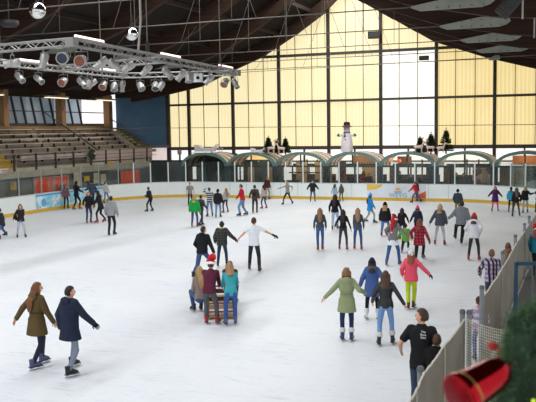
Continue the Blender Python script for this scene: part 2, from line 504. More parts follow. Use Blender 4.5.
    name = 'shirt' if ('tee' in opt or 'shirt' in opt) else ('coat' if hem < -.15 else ('sweater' if 'sweater' in opt else 'jacket'))
    jo = grown(j, name, [tm], root, vox, s, smooth=3)
    if 'vest' in opt or 'tee' in opt: pass
    if 'hood' in opt or 'fur' in opt:
        c, x, y = tf(.52); q = MB()
        q.ell(c - y * (.085 + bulk * .6) + S * .0, (.115 + bulk * .4, .06, .085), 14, 9, None, (x, y, S))
        q.obj('hood', tm, jo, sc=s)
        if 'fur' in opt:
            q = MB(); q.torus(c - y * (.03 + bulk * .3) + S * .035, .105 + bulk * .3, .034, 26, 8, (x, y, S), .85, .35); q.obj('fur_trim', mat(opt.split('fur')[1][:6] if len(opt.split('fur')[1]) >= 6 else '9a7d5c', .95, 0, .3, 40, .6), jo, sc=s)
    if 'belt' in opt:
        q = MB(); c, x, y = tf(.17)
        q.loft([ring(.15, P['rings'][3][1] + bulk * .75 + .012, P['rings'][3][2] + bulk * .75 + .012), ring(.19, P['rings'][3][1] + bulk * .75 + .012, P['rings'][3][2] + bulk * .75 + .012)]); q.obj('belt', fabric('3a3226' if 'dark' in opt else tcol), jo, sc=s)
    if 'shirttail' in opt:
        q = MB(); q.loft([ring(hem - .13, h0[1] + bulk + .022, h0[2] + bulk + .03), ring(hem + .05, h0[1] + bulk * .9, h0[2] + bulk * .9)]); q.obj('shirt_tail', fabric('e6e6ea'), root, sc=s)
    if 'scarf' in opt:
        q = MB(); c, x, y = tf(.55); q.torus(c, .085, .032, 18, 8, (x, y, S), .95, .12); q.obj('scarf', fabric(opt.split('scarf')[1][:6]), root, sc=s)
    if 'collar' in opt:
        q = MB(); c, x, y = tf(.555); q.torus(c, .075, .024, 18, 8, (x, y, S), .95, .05); q.obj('collar', fabric(opt.split('collar')[1][:6]), jo, sc=s)
    if 'pack' in opt:
        q = MB(); c, x, y = tf(.30); q.ell(c - y * (.17 + bulk), (.14, .075, .20), 12, 9, lambda d_: tuple(math.copysign(abs(k_) ** .7, k_) for k_ in d_), (x, y, S))
        bo = q.obj('backpack', fabric(opt.split('pack')[1][:6]), root, sc=s)
        q = MB(); q.box(c - y * (.25 + bulk) - S * .05, (.17, .03, .14), mtx=M((x, y, S)).transposed()); q.obj('pocket', fabric('222226'), bo, sc=s)
    if 'bag' in opt:
        q = MB(); c, x, y = tf(.12); q.ell(c + x * .24 + y * .05, (.07, .12, .15), 12, 9, lambda d_: tuple(math.copysign(abs(k_) ** .7, k_) for k_ in d_), (x, y, S)); q.obj('shoulder_bag', fabric('17171a'), root, sc=s)
    # ---- hair
    hcol, hst = hair; hm = hairmat(hcol)
    q = MB()
    def hf(d_):
        x_, y_, z_ = d_
        k_ = 1.0
        if hst == 'short':
            if y_ > .15 and z_ < .50: k_ = .80
            elif y_ > -.25 and z_ < .05: k_ = .80
            elif z_ < -.45: k_ = .78
        else:
            if y_ > .30 and z_ < .45 + .25 * abs(x_): k_ = .80
            elif y_ > -.1 and z_ < -.5: k_ = .8
            if hst == 'curly' and k_ == 1.0: k_ = 1.08 + .06 * math.sin(9 * x_ + 5 * z_) + .05 * math.sin(11 * z_ + 3 * y_)
        return k_
    up_ = 1.10 if hst == 'short' else 1.13
    q.ell(hc + ax[2] * .006 - ax[1] * .006, (.078 * up_, .098 * up_, .118 * up_), 22, 14, hf, ax)
    if hst in ('long', 'curly', 'mid', 'short_bob'):
        ln = {'long': .26, 'curly': .56, 'mid': .44, 'short_bob': .47}[hst]
        pts_ = [(hc - ax[1] * .05 + ax[2] * .03, .085, .06), (hc - ax[1] * .065 - ax[2] * .05, .098, .055)]
        for tq, wv, dv in ((.50, .098, .046), (.42, .098, .038), (.34, .088, .032), (.27, .064, .026), (.22, .03, .02)):
            if tq >= ln - .05:
                c, x, y = tf(tq); ry = .118 + bulk if tq < .47 else .085 + bulk * .6
                pts_.append((c - y * (ry + .012 + dv * .5), wv, dv))
        rr = []
        for ii, (c, wv, dv) in enumerate(pts_):
            rr.append([c + X * wv * (1 + .10 * math.sin(3 * k + ii * 2)) * math.cos(2 * PI * k / 14) + Y * dv * (1 + .15 * math.sin(5 * k + ii)) * math.sin(2 * PI * k / 14) for k in range(14)])
        q.loft(rr)
        for sd in (-1, 1):   # side locks
            q.capsule(hc + ax[0] * sd * .082 + ax[1] * .0 + ax[2] * .02, nb + X * sd * .09 - Y * .01 + S * .01, .032, .03, 8)
    if hst == 'pony':
        b0 = hc - ax[1] * .105 + ax[2] * .03
        q.tube([hc - ax[1] * .08 + ax[2] * .03, b0, b0 - ax[1] * .035 - ax[2] * .06, b0 - ax[1] * .035 - ax[2] * .16, b0 - ax[1] * .02 - ax[2] * .26, b0 - ax[1] * .02 - ax[2] * .31], [.03, .028, .038, .036, .024, .006], 10)
    q.obj('hair', hm, root, sc=s)
    # ---- hat
    if hat:
        kd = hat[0]; c1 = hat[1]; c2 = hat[2] if len(hat) > 2 else c1
        q = MB(); r3 = (.078 * 1.2, .098 * 1.19, .118 * 1.2)
        cc = hc + ax[2] * .012 - ax[1] * .006
        if kd in ('beanie', 'helmet', 'cap'):
            cut = .16 if kd != 'helmet' else .06
            def cf(d_):
                x_, y_, z_ = d_
                if z_ < cut + .26 * max(0, y_) - .38 * max(0, -y_): return (x_ * .84, y_ * .84, max(z_ - .0, cut + .26 * max(0, y_) - .38 * max(0, -y_) - .06))
                return (x_, y_, z_ * (1.06 if kd == 'beanie' else 1.0))
            q.ell(cc, r3 if kd != 'helmet' else tuple(k_ * 1.1 for k_ in r3), 20, 14, cf, ax)
            ho = q.obj({'beanie': 'beanie', 'helmet': 'helmet', 'cap': 'cap'}[kd], pattern('blotched', c1, c2, 26, '888888') if kd == 'helmet' else fabric(c1), root, sc=s)
            if kd == 'beanie':
                q = MB(); rx_ = M.Rotation(R(14), 3, ax[0]); q.torus(cc + ax[2] * .026 - ax[1] * .004, .090, .016, 22, 8, (ax[0], rx_ @ ax[1], rx_ @ ax[2]), 1.2); q.obj('brim', fabric(c2), ho, sc=s)
                if len(hat) > 3:
                    q = MB(); q.ell(cc + ax[2] * .165, .04, 12, 8, lambda d_: 1 + .12 * math.sin(17 * d_[0]) * math.sin(13 * d_[2] + 5 * d_[1])); q.obj('pompom', fabric(hat[3]), ho, sc=s)
            elif kd == 'cap':
                q = MB(); q.ell(cc + ax[1] * .12 + ax[2] * .035, (.075, .075, .012), 14, 6, None, ax); q.obj('peak', fabric(c2), ho, sc=s)
        elif kd == 'santa':
            tip = hat[3] if len(hat) > 3 else (.06, -.09, .10)
            big = hat[4] if len(hat) > 4 else 1.0; p0 = cc + ax[2] * .03; tp = hc + ax[0] * tip[0] + ax[1] * tip[1] + ax[2] * tip[2]
            md = cc + ax[2] * .165 + (ax[0] * tip[0] + ax[1] * tip[1]) * .25
            pp = [p0, p0 + ax[2] * .06, md]
            for k_ in (.35, .7, 1.0):
                pp.append(md.lerp(tp, k_) + ax[2] * .04 * math.sin(PI * k_) - ax[1] * .05 * math.sin(PI * k_))
            q.tube(pp, [k_ * big for k_ in (.108, .102, .085, .075, .062, .03)], 14); ho = q.obj('santa_hat', fabric(c1), root, sc=s)
            q = MB(); q.torus(cc + ax[2] * .03, .098 * (1 + (big - 1) * .6), .027 * big, 24, 8, ax, 1.18, .12); q.obj('white_band', fabric('f2efec'), ho, sc=s)
            q = MB(); q.ell(tp, .035, 12, 8); q.obj('pompom', fabric('f2efec'), ho, sc=s)
    if glove:
        for i, sd in enumerate((-1, 1)):
            if glove[1] in ('b', 'lr'[i]):
                q = MB(); dv = (wrs[i] - els[i]).normalized(); hand(q, wrs[i], dv, -X * sd * .8 + Y * .2, -sd, 1.18)
                q.capsule(wrs[i] - dv * .05, wrs[i] + dv * .015, .036, .033, 8); q.obj('glove', fabric(glove[0]), root, sc=s)
    if extra: extra(root, jo, s, tf, P, bulk)
    return root
# ------------------------------------------------------------------ the place
ROOF = [(-37.5, 6.9), (-34, 7.15), (-31.4, 7.5), (-27.8, 8.15), (-25.4, 9.15), (-22.7, 10.15), (-19.9, 11.7), (-17.9, 13.0), (-16.8, 14.0), (-16.0, 14.75),
        (-15.0, 13.95), (-13.9, 13.1), (-12.4, 12.1), (-9.95, 10.6), (-6.4, 9.35), (-3.3, 8.72), (0, 8.4), (5.5, 8.0)]
def roofz(u):
    for (a, b), (c, d) in zip(ROOF, ROOF[1:]):
        if a <= u <= c: return b + (d - b) * (u - a) / (c - a)
    return 7.0
FRAMES = [56.0, 49.7, 43.4, 37.1, 30.8, 24.5, 18.2, 11.9, 5.6]
WALLV = 57.3
BOARDV = 51.3
UL, UR = -30.6, -1.9

def ice_material():
    m, nt, b = newmat('ice')
    tc = N(nt, 'ShaderNodeTexCoord')
    n1 = N(nt, 'ShaderNodeTexNoise', Scale=.35, Detail=5.0); L(nt, tc.outputs['Object'], n1.inputs['Vector'])
    mp = N(nt, 'ShaderNodeMapping'); mp.inputs['Scale'].default_value = (.55, 2.6, 1); mp.inputs['Rotation'].default_value = (0, 0, .5); L(nt, tc.outputs['Object'], mp.inputs[0])
    n2 = N(nt, 'ShaderNodeTexNoise', Scale=1.6, Detail=8.0, Roughness=.7, Distortion=1.6); L(nt, mp.outputs[0], n2.inputs['Vector'])
    r1 = rampnode(nt, n1.outputs[0], [(.3, 'dfe1e6'), (.7, 'e8e9ea')])
    r2 = rampnode(nt, n2.outputs[0], [(.34, 'd9dee6'), (.46, 'ffffff')])
    c = mixc(nt, .55, r1.outputs[0], r2.outputs[0], 'MULTIPLY')
    # thin skate scratches
    w = N(nt, 'ShaderNodeTexNoise', Scale=4.0, Detail=2.0, Distortion=3.5); mp2 = N(nt, 'ShaderNodeMapping'); mp2.inputs['Scale'].default_value = (.25, 1.6, 1); mp2.inputs['Rotation'].default_value = (0, 0, -.35); L(nt, tc.outputs['Object'], mp2.inputs[0]); L(nt, mp2.outputs[0], w.inputs['Vector'])
    r3 = rampnode(nt, w.outputs[0], [(.485, 'ffffff'), (.5, 'dfe3ea'), (.515, 'ffffff')])
    c = mixc(nt, .6, c, r3.outputs[0], 'MULTIPLY')
    L(nt, c, b.inputs['Base Color'])
    rr = N(nt, 'ShaderNodeMapRange'); rr.inputs['To Min'].default_value = .32; rr.inputs['To Max'].default_value = .6; L(nt, n2.outputs[0], rr.inputs[0]); L(nt, rr.outputs[0], b.inputs['Roughness'])
    b.inputs['Specular IOR Level'].default_value = .25
    bp = N(nt, 'ShaderNodeBump', Strength=.12, Distance=.02); L(nt, n2.outputs[0], bp.inputs['Height']); L(nt, bp.outputs[0], b.inputs['Normal'])
    return m
ICE = ice_material()

def rink_outline(off=0.0, near=-4.0):
    """left side from near to far, far corner arcs, right side back"""
    r = 5.0; pts = []
    l, rr, fv = UL - off, UR + off, BOARDV + off
    v = near
    while v < fv - r - off: pts.append((l, v)); v += 2.0
    for k in range(0, 13):
        a = PI - PI / 2 * k / 12; pts.append((l + r + off + (r + off) * math.cos(a), fv - r - off + (r + off) * math.sin(a)))
    u = l + r + off
    R2 = 6.2
    n = 14
    for k in range(1, n): pts.append((u + (rr - R2 - off - u) * k / n, fv))
    for k in range(0, 13):
        a = PI / 2 - PI / 2 * k / 12; pts.append((rr - R2 - off + (R2 + off) * math.cos(a), fv - R2 - off + (R2 + off) * math.sin(a)))
    return pts
# ice and concourse
q = MB(); ol = rink_outline(.02) + [(UR + .02, 43), (UR + .02, -3)]; q.add([(x, y, 0) for x, y in ol], [tuple(range(len(ol) - 1, -1, -1))]); struct(q.obj('floor', ICE, smooth=False))
q = MB(); q.box((-16, 25, -.12), (44, 66, .2)); struct(q.obj('ground', mat('7d7a76', .8, 0, .1, 3), smooth=False))
# blue line showing through the ice
# boards: cut in runs
pts = rink_outline(0, 20.0); 
right_end = [(UR, v) for v in (43.0, 41.0)]
pts = pts + right_end
def strip(mb, pts, z0, z1, th):
    n = len(pts); ins = []; out = []
    for i in range(n):
        a = V(pts[max(i - 1, 0)]); b = V(pts[min(i + 1, n - 1)]); t = (b - a).normalized(); nr = V((-t.y, t.x))
        ins.append(V(pts[i])); out.append(V(pts[i]) + nr * th)
    vs = []
    for p, o in zip(ins, out): vs += [(p.x, p.y, z0), (p.x, p.y, z1), (o.x, o.y, z1), (o.x, o.y, z0)]
    fs = []
    for i in range(n - 1):
        for k in range(4): fs.append((i * 4 + k, i * 4 + (k + 1) % 4, (i + 1) * 4 + (k + 1) % 4, (i + 1) * 4 + k))
    fs += [(0, 1, 2, 3), ((n - 1) * 4 + 3, (n - 1) * 4 + 2, (n - 1) * 4 + 1, (n - 1) * 4)]
    mb.add(vs, fs)
boards = thing('rink_board', 'white rink barrier with a yellow kick strip around the far end of the ice', 'barrier', (0, 0, 0))
q = MB(); strip(q, pts, .0, 1.08, .10); q.obj('white_panel', mat('eef4f1', .4, 0, .02, 2), boards, smooth=False)
q = MB(); strip(q, [(x, y) for x, y in rink_outline(-.012, 20.0) + [(UR - .012, 43), (UR - .012, 41)]], .0, .20, .012); q.obj('kick_strip', mat('dcb13c', .5, 0, .06, 3), boards, smooth=False)
q = MB(); strip(q, [(x, y) for x, y in rink_outline(-.015, 20.0) + [(UR - .015, 43), (UR - .015, 41)]], 1.08, 1.13, .14); q.obj('cap_rail', mat('cfd6d8', .4, 0, .03), boards, smooth=False)
for i in range(0, 14):
    q = MB(); q.box((-23.4 + i * 1.27, BOARDV - .004, .64), (.018, .012, .88)); q.obj('panel_joint', mat('aab3b3', .5), boards, smooth=False)

# far glass: one pane with its post at a time
STRIPS = []
GL2 = glassmat('f8faf9', .0, 'side_glass', 0, .12)
GL = glassmat('eff4f3', .06, dirt=.015)
WP = mat('e8ebea', .4, 0, .03)
def arclist(pts, step, start=0.0):
    out = []; acc = -start
    for (a, b), (c, d) in zip(pts, pts[1:]):
        l = math.hypot(c - a, d - b); pos = 0
        while acc + (l - pos) >= step:
            pos += step - acc; acc = 0; out.append((a + (c - a) * pos / l, b + (d - b) * pos / l))
        acc += l - pos
    return out
_o = rink_outline(.05, 33.0) + [(UR + .05, 43), (UR + .05, 41)]
gp = arclist([p for p in _o if p[1] <= 46.5 and p[0] < -20], 2.05, .6) 
gp += [p for p in arclist([p for p in _o if p[1] > 46.0 or p[0] > -20], 1.27, .35)]
for i, (a, b) in enumerate(zip(gp, gp[1:])):
    far = a[1] > 46.2
    t = thing('glass_screen', 'clear glass screen pane with white post on the far rink boards' if far else 'clear glass screen pane on the boards along the grandstand side', 'screen', ((a[0] + b[0]) / 2, (a[1] + b[1]) / 2, 1.13), math.atan2(b[1] - a[1], b[0] - a[0]), 'glass panes on the far boards' if far else 'glass panes along the grandstand')
    w = math.hypot(b[0] - a[0], b[1] - a[1])
    m = MB(); m.box((0, 0, .71), (w - .02, .015, 1.42)); m.obj('pane', GL if far else GL2, t, smooth=False)
    m = MB(); m.box((w / 2, 0, .71), (.07, .07, 1.42) if far else (.055, .055, 1.42)); m.obj('post', WP if far else mat('a9adab', .5, 0, .05), t, smooth=False)

# advertising panels on the boards
def ad(name, label, parent, p, qx, z0, z1, m, off=.012):
    d = V((qx[0] - p[0], qx[1] - p[1])); l = d.length; t = d / l; nr = V((t.y, -t.x))
    b = MB(); c = (V(p) + V(qx)) / 2 + nr * off
    b.box((c.x, c.y, (z0 + z1) / 2), (l, .01, z1 - z0), rz=math.atan2(t.y, t.x)); o = b.obj(name, m, parent, smooth=False); o['label'] = label; return o, c, math.atan2(t.y, t.x), t
# sponsor banner with a sun
a0 = onv(367, 190, BOARDV).x; a1 = onv(426, 190, BOARDV).x
bw = a1 - a0
o, c, rz, _ = ad('sponsor_banner', 'white sponsor banner with a sun emblem', boards, (a0, BOARDV), (a1, BOARDV), .21, 1.07, mat('dfe4ea', .4, 0, .04, 2))
yv = BOARDV - .021
def flat(poly, z_off, m, nm, par=boards, y=yv, lab=None):
    b = MB(); b.prism(poly, 'y', y - .003 - z_off, y - z_off); x = b.obj(nm, m, par, smooth=False)
    if lab: x['label'] = lab
    return x
qc = [(a0, 1.07)] + [(a0 + 1.05 * math.cos(-PI / 2 * k / 10), 1.07 + .38 * math.sin(-PI / 2 * k / 10)) for k in range(11)]
flat(qc, 0, mat('ecc357', .45), 'yellow_arc', o, lab='yellow quarter arc')
flat([(a1 - .95, .21), (a1, .21), (a1, .68)], 0, mat('e0683a', .45), 'orange_corner', o, lab='orange corner')
sx = onv(398, 190, BOARDV).x
flat([(sx + .17 * math.cos(PI * k / 12), .70 + .17 * math.sin(PI * k / 12)) for k in range(13)], .002, mat('f0a93c', .45), 'sun_emblem', o)
for k in range(7):
    aa = PI * (k + .5) / 7; b = MB(); b.bar((sx + .20 * math.cos(aa), yv - .004, .70 + .20 * math.sin(aa)), (sx + .27 * math.cos(aa), yv - .004, .70 + .27 * math.sin(aa)), .03, .004, up=(0, 1, 0)); b.obj('sun_ray', mat('f0a93c', .45), o)
for k in range(3): flat([(sx - .28 + .03 * k, .64 - .055 * k), (sx + .28 - .03 * k, .64 - .055 * k), (sx + .28 - .03 * k, .61 - .055 * k), (sx - .28 + .03 * k, .61 - .055 * k)], .001, mat('4d9fc0', .45), 'water_line', o)
text('lettering', 'WEVG', .42, M.Translation((sx, yv - .006, .36)) @ M.Rotation(PI / 2, 4, 'X'), mat('68a9c6', .5), o)
flat([(a0 + 1.55, .28), (a0 + 1.59, .28), (a0 + 1.59 + 1.0, .95), (a0 + 1.55 + 1.0, .95)], .001, mat('c4a9a8', .5), 'slanted_line', o)
# blue and white advertising along the left side
lm, nt, bs = newmat('ad_print'); tc = N(nt, 'ShaderNodeTexCoord'); vo = N(nt, 'ShaderNodeTexVoronoi', Scale=2.2); L(nt, tc.outputs['Object'], vo.inputs['Vector']); nz = N(nt, 'ShaderNodeTexNoise', Scale=1.6, Detail=3.0, Distortion=1.2); L(nt, tc.outputs['Object'], nz.inputs['Vector'])
r1 = rampnode(nt, nz.outputs[0], [(.35, '7cc4e2'), (.5, 'b9dfec'), (.62, 'e8f3f5')]); r2 = rampnode(nt, vo.outputs['Distance'], [(.12, '5a6470'), (.15, 'ffffff')], 'CONSTANT'); L(nt, mixc(nt, .55, r1.outputs[0], r2.outputs[0], 'MULTIPLY'), bs.inputs['Base Color']); bs.inputs['Roughness'].default_value = .45
v0 = onu(35.5, 200, UL).y; v1 = 46.2
o, c, rz, _ = ad('ad_panel', 'light blue picture advertising panel', boards, (UL, v0), (UL, v1), .2, 1.07, lm)
b = MB(); b.box((UL + .026, (v0 + v1) / 2, 1.01), (.008, v1 - v0, .10)); b.obj('blue_band', mat('4aa6dc', .45), o, smooth=False)
b = MB(); b.ell((UL + .02, v0 + .75, .55), (.01, .25, .25)); b.obj('blue_drop', mat('5fb4dc', .45), o)

# ---------------------------------------------------------------- hall shell
def sect(z_off, u0, u1):
    p = [(u, z + z_off) for u, z in ROOF if u0 <= u <= u1]
    return p
deck = mat('1e1510', .9, 0, .25, 1.5, .2, .2, 'roof_boards', (.2, 3.5, 1))
low = sect(1.0, -60, 60)
rl = [p for p in low if p[0] <= -16.9]; rr_ = [p for p in low if p[0] >= -15.0]
for nm, pr in (('ceiling', rl), ('ceiling.001', rr_)):
    q = MB(); q.prism(pr + [(u, z + .25) for u, z in reversed(pr)], 'y', -3, 58); struct(q.obj('ceiling', deck, smooth=False))
beam = mat('38251a', .8, 0, .25, 2.0, .1, .25, 'glulam', (.3, 1, 6))
for v in FRAMES:
    q = MB(); p = sect(0, -36.6, 5) if v < 55 else [(u, z - max(0, min(1, (u + 6.6) / 3.3)) * .24) for u, z in sect(0, -36.6, 5)]; q.prism(p + [(u, z + 1.0) for u, z in reversed(p)], 'y', v - .17, v + .17); struct(q.obj('beam', beam, smooth=False))
purl = mat('261a13', .8, 0, .2, 3)
for u in (-33.5, -29.5, -26.5, -24, -21.3, -18.8, -13.2, -10.8, -8, -4.8, -1.5, 2):
    q = MB(); q.box((u, 27.5, roofz(u) + .86), (.14, 61, .26)); struct(q.obj('beam', purl, smooth=False))
# kerb around an added ridge gap, above the view, for the ridge fill lights
kb = MB()
for u in (-16.95, -14.95): kb.box((u, 27.5, 15.15), (.12, 61, .7))
struct(kb.obj('trim_ridge', mat('5a5048', .7), smooth=False))

# back wall: posts, rails, corrugated translucent panels
steel = mat('3a332d', .6, 0, .1, 2)
def panelmat(base, line, st, rib=.132):
    m, nt, b = newmat('translucent_sheet'); tc = N(nt, 'ShaderNodeTexCoord'); sp = N(nt, 'ShaderNodeSeparateXYZ'); L(nt, tc.outputs['Object'], sp.inputs[0])
    a = N(nt, 'ShaderNodeMath', operation='MULTIPLY'); L(nt, sp.outputs[0], a.inputs[0]); a.inputs[1].default_value = 1 / rib / 2
    f = N(nt, 'ShaderNodeMath', operation='FRACT'); L(nt, a.outputs[0], f.inputs[0])
    nz = N(nt, 'ShaderNodeTexNoise', Scale=.9, Detail=3.0); L(nt, tc.outputs['Object'], nz.inputs['Vector'])
    r = rampnode(nt, f.outputs[0], [(0, line), (.16, base), (.5, base), (.66, line), (.8, base), (1, line)])
    c = mixc(nt, rampnode(nt, nz.outputs[0], [(.45, (0, 0, 0, 1)), (.8, (.35, .35, .35, 1))]).outputs[0], r.outputs[0], lin(line))
    L(nt, c, b.inputs['Emission Color']); b.inputs['Emission Strength'].default_value = st; b.inputs['Base Color'].default_value = lin('8a8470'); b.inputs['Roughness'].default_value = .4
    return m
YEL = panelmat('fff3c9', 'efd996', 1.0); YEL2 = panelmat('fae6a8', 'e2c377', 1.0); WHT = panelmat('fffdf6', 'f3eee2', 1.2); LOWW = emit('f6f1f0', 1.05, 'daylight_window'); PINK = emit('e3d3d0', .8, 'daylight_window')
bays = [-31.42] + [-29.8 + 3.965 * k for k in range(0, 9)]
bays = [-31.42, -29.55, -25.7, -21.85, -17.92, -13.97, -9.98, -5.99, -2.0, 2.0, 5.4]
rows = [(3.42, 6.83), (6.83, 10.27), (10.27, 16.0)]
wn = 0
for i, (a, b_) in enumerate(zip(bays, bays[1:])):
    for j, (z0, z1) in enumerate(rows):
        n = 10; top = [(a + (b_ - a) * k / n, min(z1, roofz(a + (b_ - a) * k / n) + .9)) for k in range(n + 1)]
        if max(z for _, z in top) <= z0 + .05: continue
        top = [(u, max(z, z0 + .01)) for u, z in top]
        q = MB(); q.prism([(a, z0), (b_, z0)] + list(reversed(top)), 'y', WALLV, WALLV + .03)
        m = WHT if (abs(a + 13.97) < .1 and j < 2) else (YEL2 if a > -10 else YEL)
        wn += 1; struct(q.obj('window_%d' % wn, m, smooth=False))
        for k in (1, 2):   # thin mullions
            if b_ - a < 2.5 and k == 2: continue
            u = a + (b_ - a) * k / (3 if b_ - a > 2.5 else 2); zt = min(z1, roofz(u) + .9)
            if zt > z0 + .1:
                q = MB(); q.box((u, WALLV - .02, (z0 + zt) / 2), (.05, .06, zt - z0)); struct(q.obj('window_mullion', mat('8a7a58', .6), smooth=False))
wallb = MB()
for u in bays[:-1]:
    zt = roofz(u) + .9; wallb.box((u, WALLV - .10, zt / 2), (.22 if u > -31 else .3, .22, zt))
struct(wallb.obj('wall_back', steel, smooth=False))
for z, th in ((3.36, .26), (6.83, .17), (10.27, .20)):
    us = [u for u in [x * .25 for x in range(-126, 22)] if roofz(u) + .6 > z]
    if not us: continue
    q = MB()
    if z > 9: us = [u for u in us if roofz(u) > z - .4]
    q.box(((us[0] + us[-1]) / 2, WALLV - .09, z), (us[-1] - us[0], .16, th)); struct(q.obj('trim_rail', mat('4a443e', .6), smooth=False))
# white windows under the sill
for i, (a, b_) in enumerate(zip(bays, bays[1:])):
    q = MB(); q.box(((a + b_) / 2, WALLV + .02, 2.1), (b_ - a, .03, 2.4)); wn += 1; struct(q.obj('window_%d' % wn, LOWW, smooth=False))
    q = MB(); q.box(((a + b_) / 2, WALLV - .05, 2.1), (.12, .1, 2.5)); q.box(((a + b_) / 2, WALLV - .05, 2.35), (b_ - a, .08, .10)); struct(q.obj('window_mullion', steel, smooth=False))
q = MB(); q.box((-13, WALLV + .02, .45), (37, .12, .9)); struct(q.obj('wall_back_low', mat('6f6862', .8), smooth=False))
# vents high on the wall
for px, py, lab in ((374, 35, 'small black box on the yellow window wall near its peak'), (424, 58, 'small black box on the white panel of the window wall')):
    p = onv(px, py, WALLV - .55); t = thing('loudspeaker', lab, 'speaker', p)
    q = MB(); q.box((0, 0, 0), (.85 if px < 400 else .65, .3, .5 if px < 400 else .3)); q.obj('cabinet', mat('1c1917', .7), t, smooth=False)
    q = MB(); q.box((0, -.16, .0), (.75 if px < 400 else .55, .02, .38 if px < 400 else .2)); q.obj('grille', mat('2b2724', .5), t)
    q = MB(); q.box((0, .2, .12), (.5 if px < 400 else .3, .24, .06)); q.obj('bracket', mat('77706a', .5), t)
# side walls
q = MB(); q.box((5.4, 49, 3.9), (.2, 17, 7.8)); struct(q.obj('wall_right', mat('8d8478', .8, 0, .1, 1), smooth=False))
# left end wall: blue sheeting above the stand
blue = mat('4d6f8c', .7, 0, .10, .8, 0, .3, 'blue_sheet')
q = MB(); q.box((-33.85, WALLV - .1, 5.55), (4.8, .2, 4.2)); struct(q.obj('wall_back_left', blue, smooth=False))
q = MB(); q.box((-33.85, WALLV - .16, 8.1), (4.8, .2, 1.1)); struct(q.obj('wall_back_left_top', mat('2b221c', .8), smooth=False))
q = MB(); q.box((-33.0, WALLV - .3, 3.55), (3.3, .25, .22)); struct(q.obj('trim_blue', mat('6d7278', .6), smooth=False))
q = MB(); q.box((-33.85, WALLV - .05, 2.95), (4.8, .06, 1.0)); wn += 1; struct(q.obj('window_%d' % wn, PINK, smooth=False))
# left wall behind the stand
LW = -36.9
q = MB(); q.box((LW - .12, 27, 2.9), (.2, 61, 5.2)); struct(q.obj('wall_left', mat('5b5148', .85, 0, .1, 1), smooth=False))
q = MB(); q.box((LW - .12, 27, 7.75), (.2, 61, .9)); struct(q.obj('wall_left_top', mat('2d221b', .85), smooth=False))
wood = mat('93704f', .65, 0, .14, 3, .1, .3, 'column_wood', (3, 3, .3))
for v in FRAMES:
    q = MB(); q.box((-36.3, v, 5.6), (.55, .50, 4.2)); struct(q.obj('column', wood, smooth=False))
    q = MB(); q.ell((-35.98, v, 6.55), (.02, .14, .14), 12, 8); q.obj('column_number', mat('c9613e', .6))['kind'] = 'structure'
def wmat(c0, c1, st):
    m, nt, b = newmat('grey_daylight'); tc = N(nt, 'ShaderNodeTexCoord'); nz = N(nt, 'ShaderNodeTexNoise', Scale=.5, Detail=2.0); L(nt, tc.outputs['Object'], nz.inputs['Vector'])
    r = rampnode(nt, nz.outputs[0], [(.35, c0), (.65, c1)]); L(nt, r.outputs[0], b.inputs['Emission Color']); b.inputs['Emission Strength'].default_value = st; b.inputs['Base Color'].default_value = (.05, .06, .07, 1); b.inputs['Roughness'].default_value = .3; return m
GW = [wmat('56626c', '68747e', .6), wmat('5d6a74', '7b8791', .7), wmat('6d7a86', 'a5adb8', .85)]
edges = [20, 24.5, 30.8, 37.1, 43.4, 46.5, 49.7, 53.2, 56.0, WALLV]
for i, (a, b_) in enumerate(zip(edges, edges[1:])):
    m = LOWW if a >= 53 else GW[min(2, max(0, i - 4))]
    q = MB(); q.box((LW, (a + b_) / 2, 6.4), (.04, b_ - a, 1.85)); wn += 1; struct(q.obj('window_%d' % wn, m, smooth=False))
    q = MB(); q.box((LW + .06, (a + b_) / 2, 6.33), (.06, b_ - a, .07)); struct(q.obj('window_mullion', mat('39434a', .6), smooth=False))
    n = 3 if b_ - a > 3 and a < 53 else (1 if a < 53 else 0)
    for k in range(n):
        v = a + (b_ - a) * (k + .7) / n; q = MB(); q.bar((LW + .06, v + .22, 5.45), (LW + .06, v - .30, 7.3), .12, .14); struct(q.obj('window_mullion', mat('272d33', .6), smooth=False))

# ---------------------------------------------------------------- grandstand on the left
conc = mat('8a8278', .85, 0, .14, 1.2, .1); conc2 = mat('9c9388', .85, 0, .12, 1.5, .1); woodp = mat('b8ac9d', .75, 0, .2, 2, .1, .3, 'bench_wood', (4, .3, 4))
st = thing('grandstand', 'stepped concrete grandstand beyond the left boards', 'grandstand', (-33.2, 40, 0))
TI = [(-32.6 - .443 * k, 2.55 + .314 * k) for k in range(8)]
for i, (u, z) in enumerate(TI):
    u2 = TI[i + 1][0] if i < 7 else -36.0
    q = MB(); q.box(((u + u2) / 2 + 33.2, -2.0, z - .3), (u - u2, 35.8, .6)); q.obj('tier', conc if i % 2 else conc2, st, smooth=False)
q = MB(); q.box((-2.76, -2.0, 5.02), (.08, 35.8, .45)); q.obj('back_parapet', mat('79644a', .8, 0, .1, 1), st, smooth=False)
q = MB(); q.box((.66, -2.0, 2.32), (.1, 35.8, .60)); q.obj('front_fascia', mat('bdb3a2', .85, 0, .12, 1.5), st, smooth=False)
# benches
for i, (u, z) in enumerate(TI[1:]):
    for k in range(6):
        v0 = 26.4 + k * 4.9; v1 = v0 + 4.6
        t = thing('bench', 'long weathered plank bench on the stepped grandstand', 'bench', (u - .235, (v0 + v1) / 2, z), 0, 'plank benches on the grandstand')
        q = MB(); q.box((0, 0, .27), (.24, v1 - v0, .05)); q.obj('seat', woodp, t, smooth=False)
        for w in (-1.8, 0, 1.8): q = MB(); q.box((-.03, w, .12), (.14, .05, .245)); q.obj('support', mat('3a342f', .7), t, smooth=False)
# yellow benches at the frame edge
v0 = onu(0, 155, -32.9).y - 3; v1 = onu(13, 155, -32.9).y
for i in range(3):
    t = thing('stair_edge', 'yellow painted step edge at the left end of the grandstand', 'step', (-32.83 - .443 * i, (v0 + v1) / 2, 2.555 + .314 * i), 0, 'yellow steps'); q = MB(); q.box((0, 0, .14), (.36, v1 - v0, .27)); q.obj('tread', mat('c9a733', .7, 0, .15, 2), t, smooth=False)
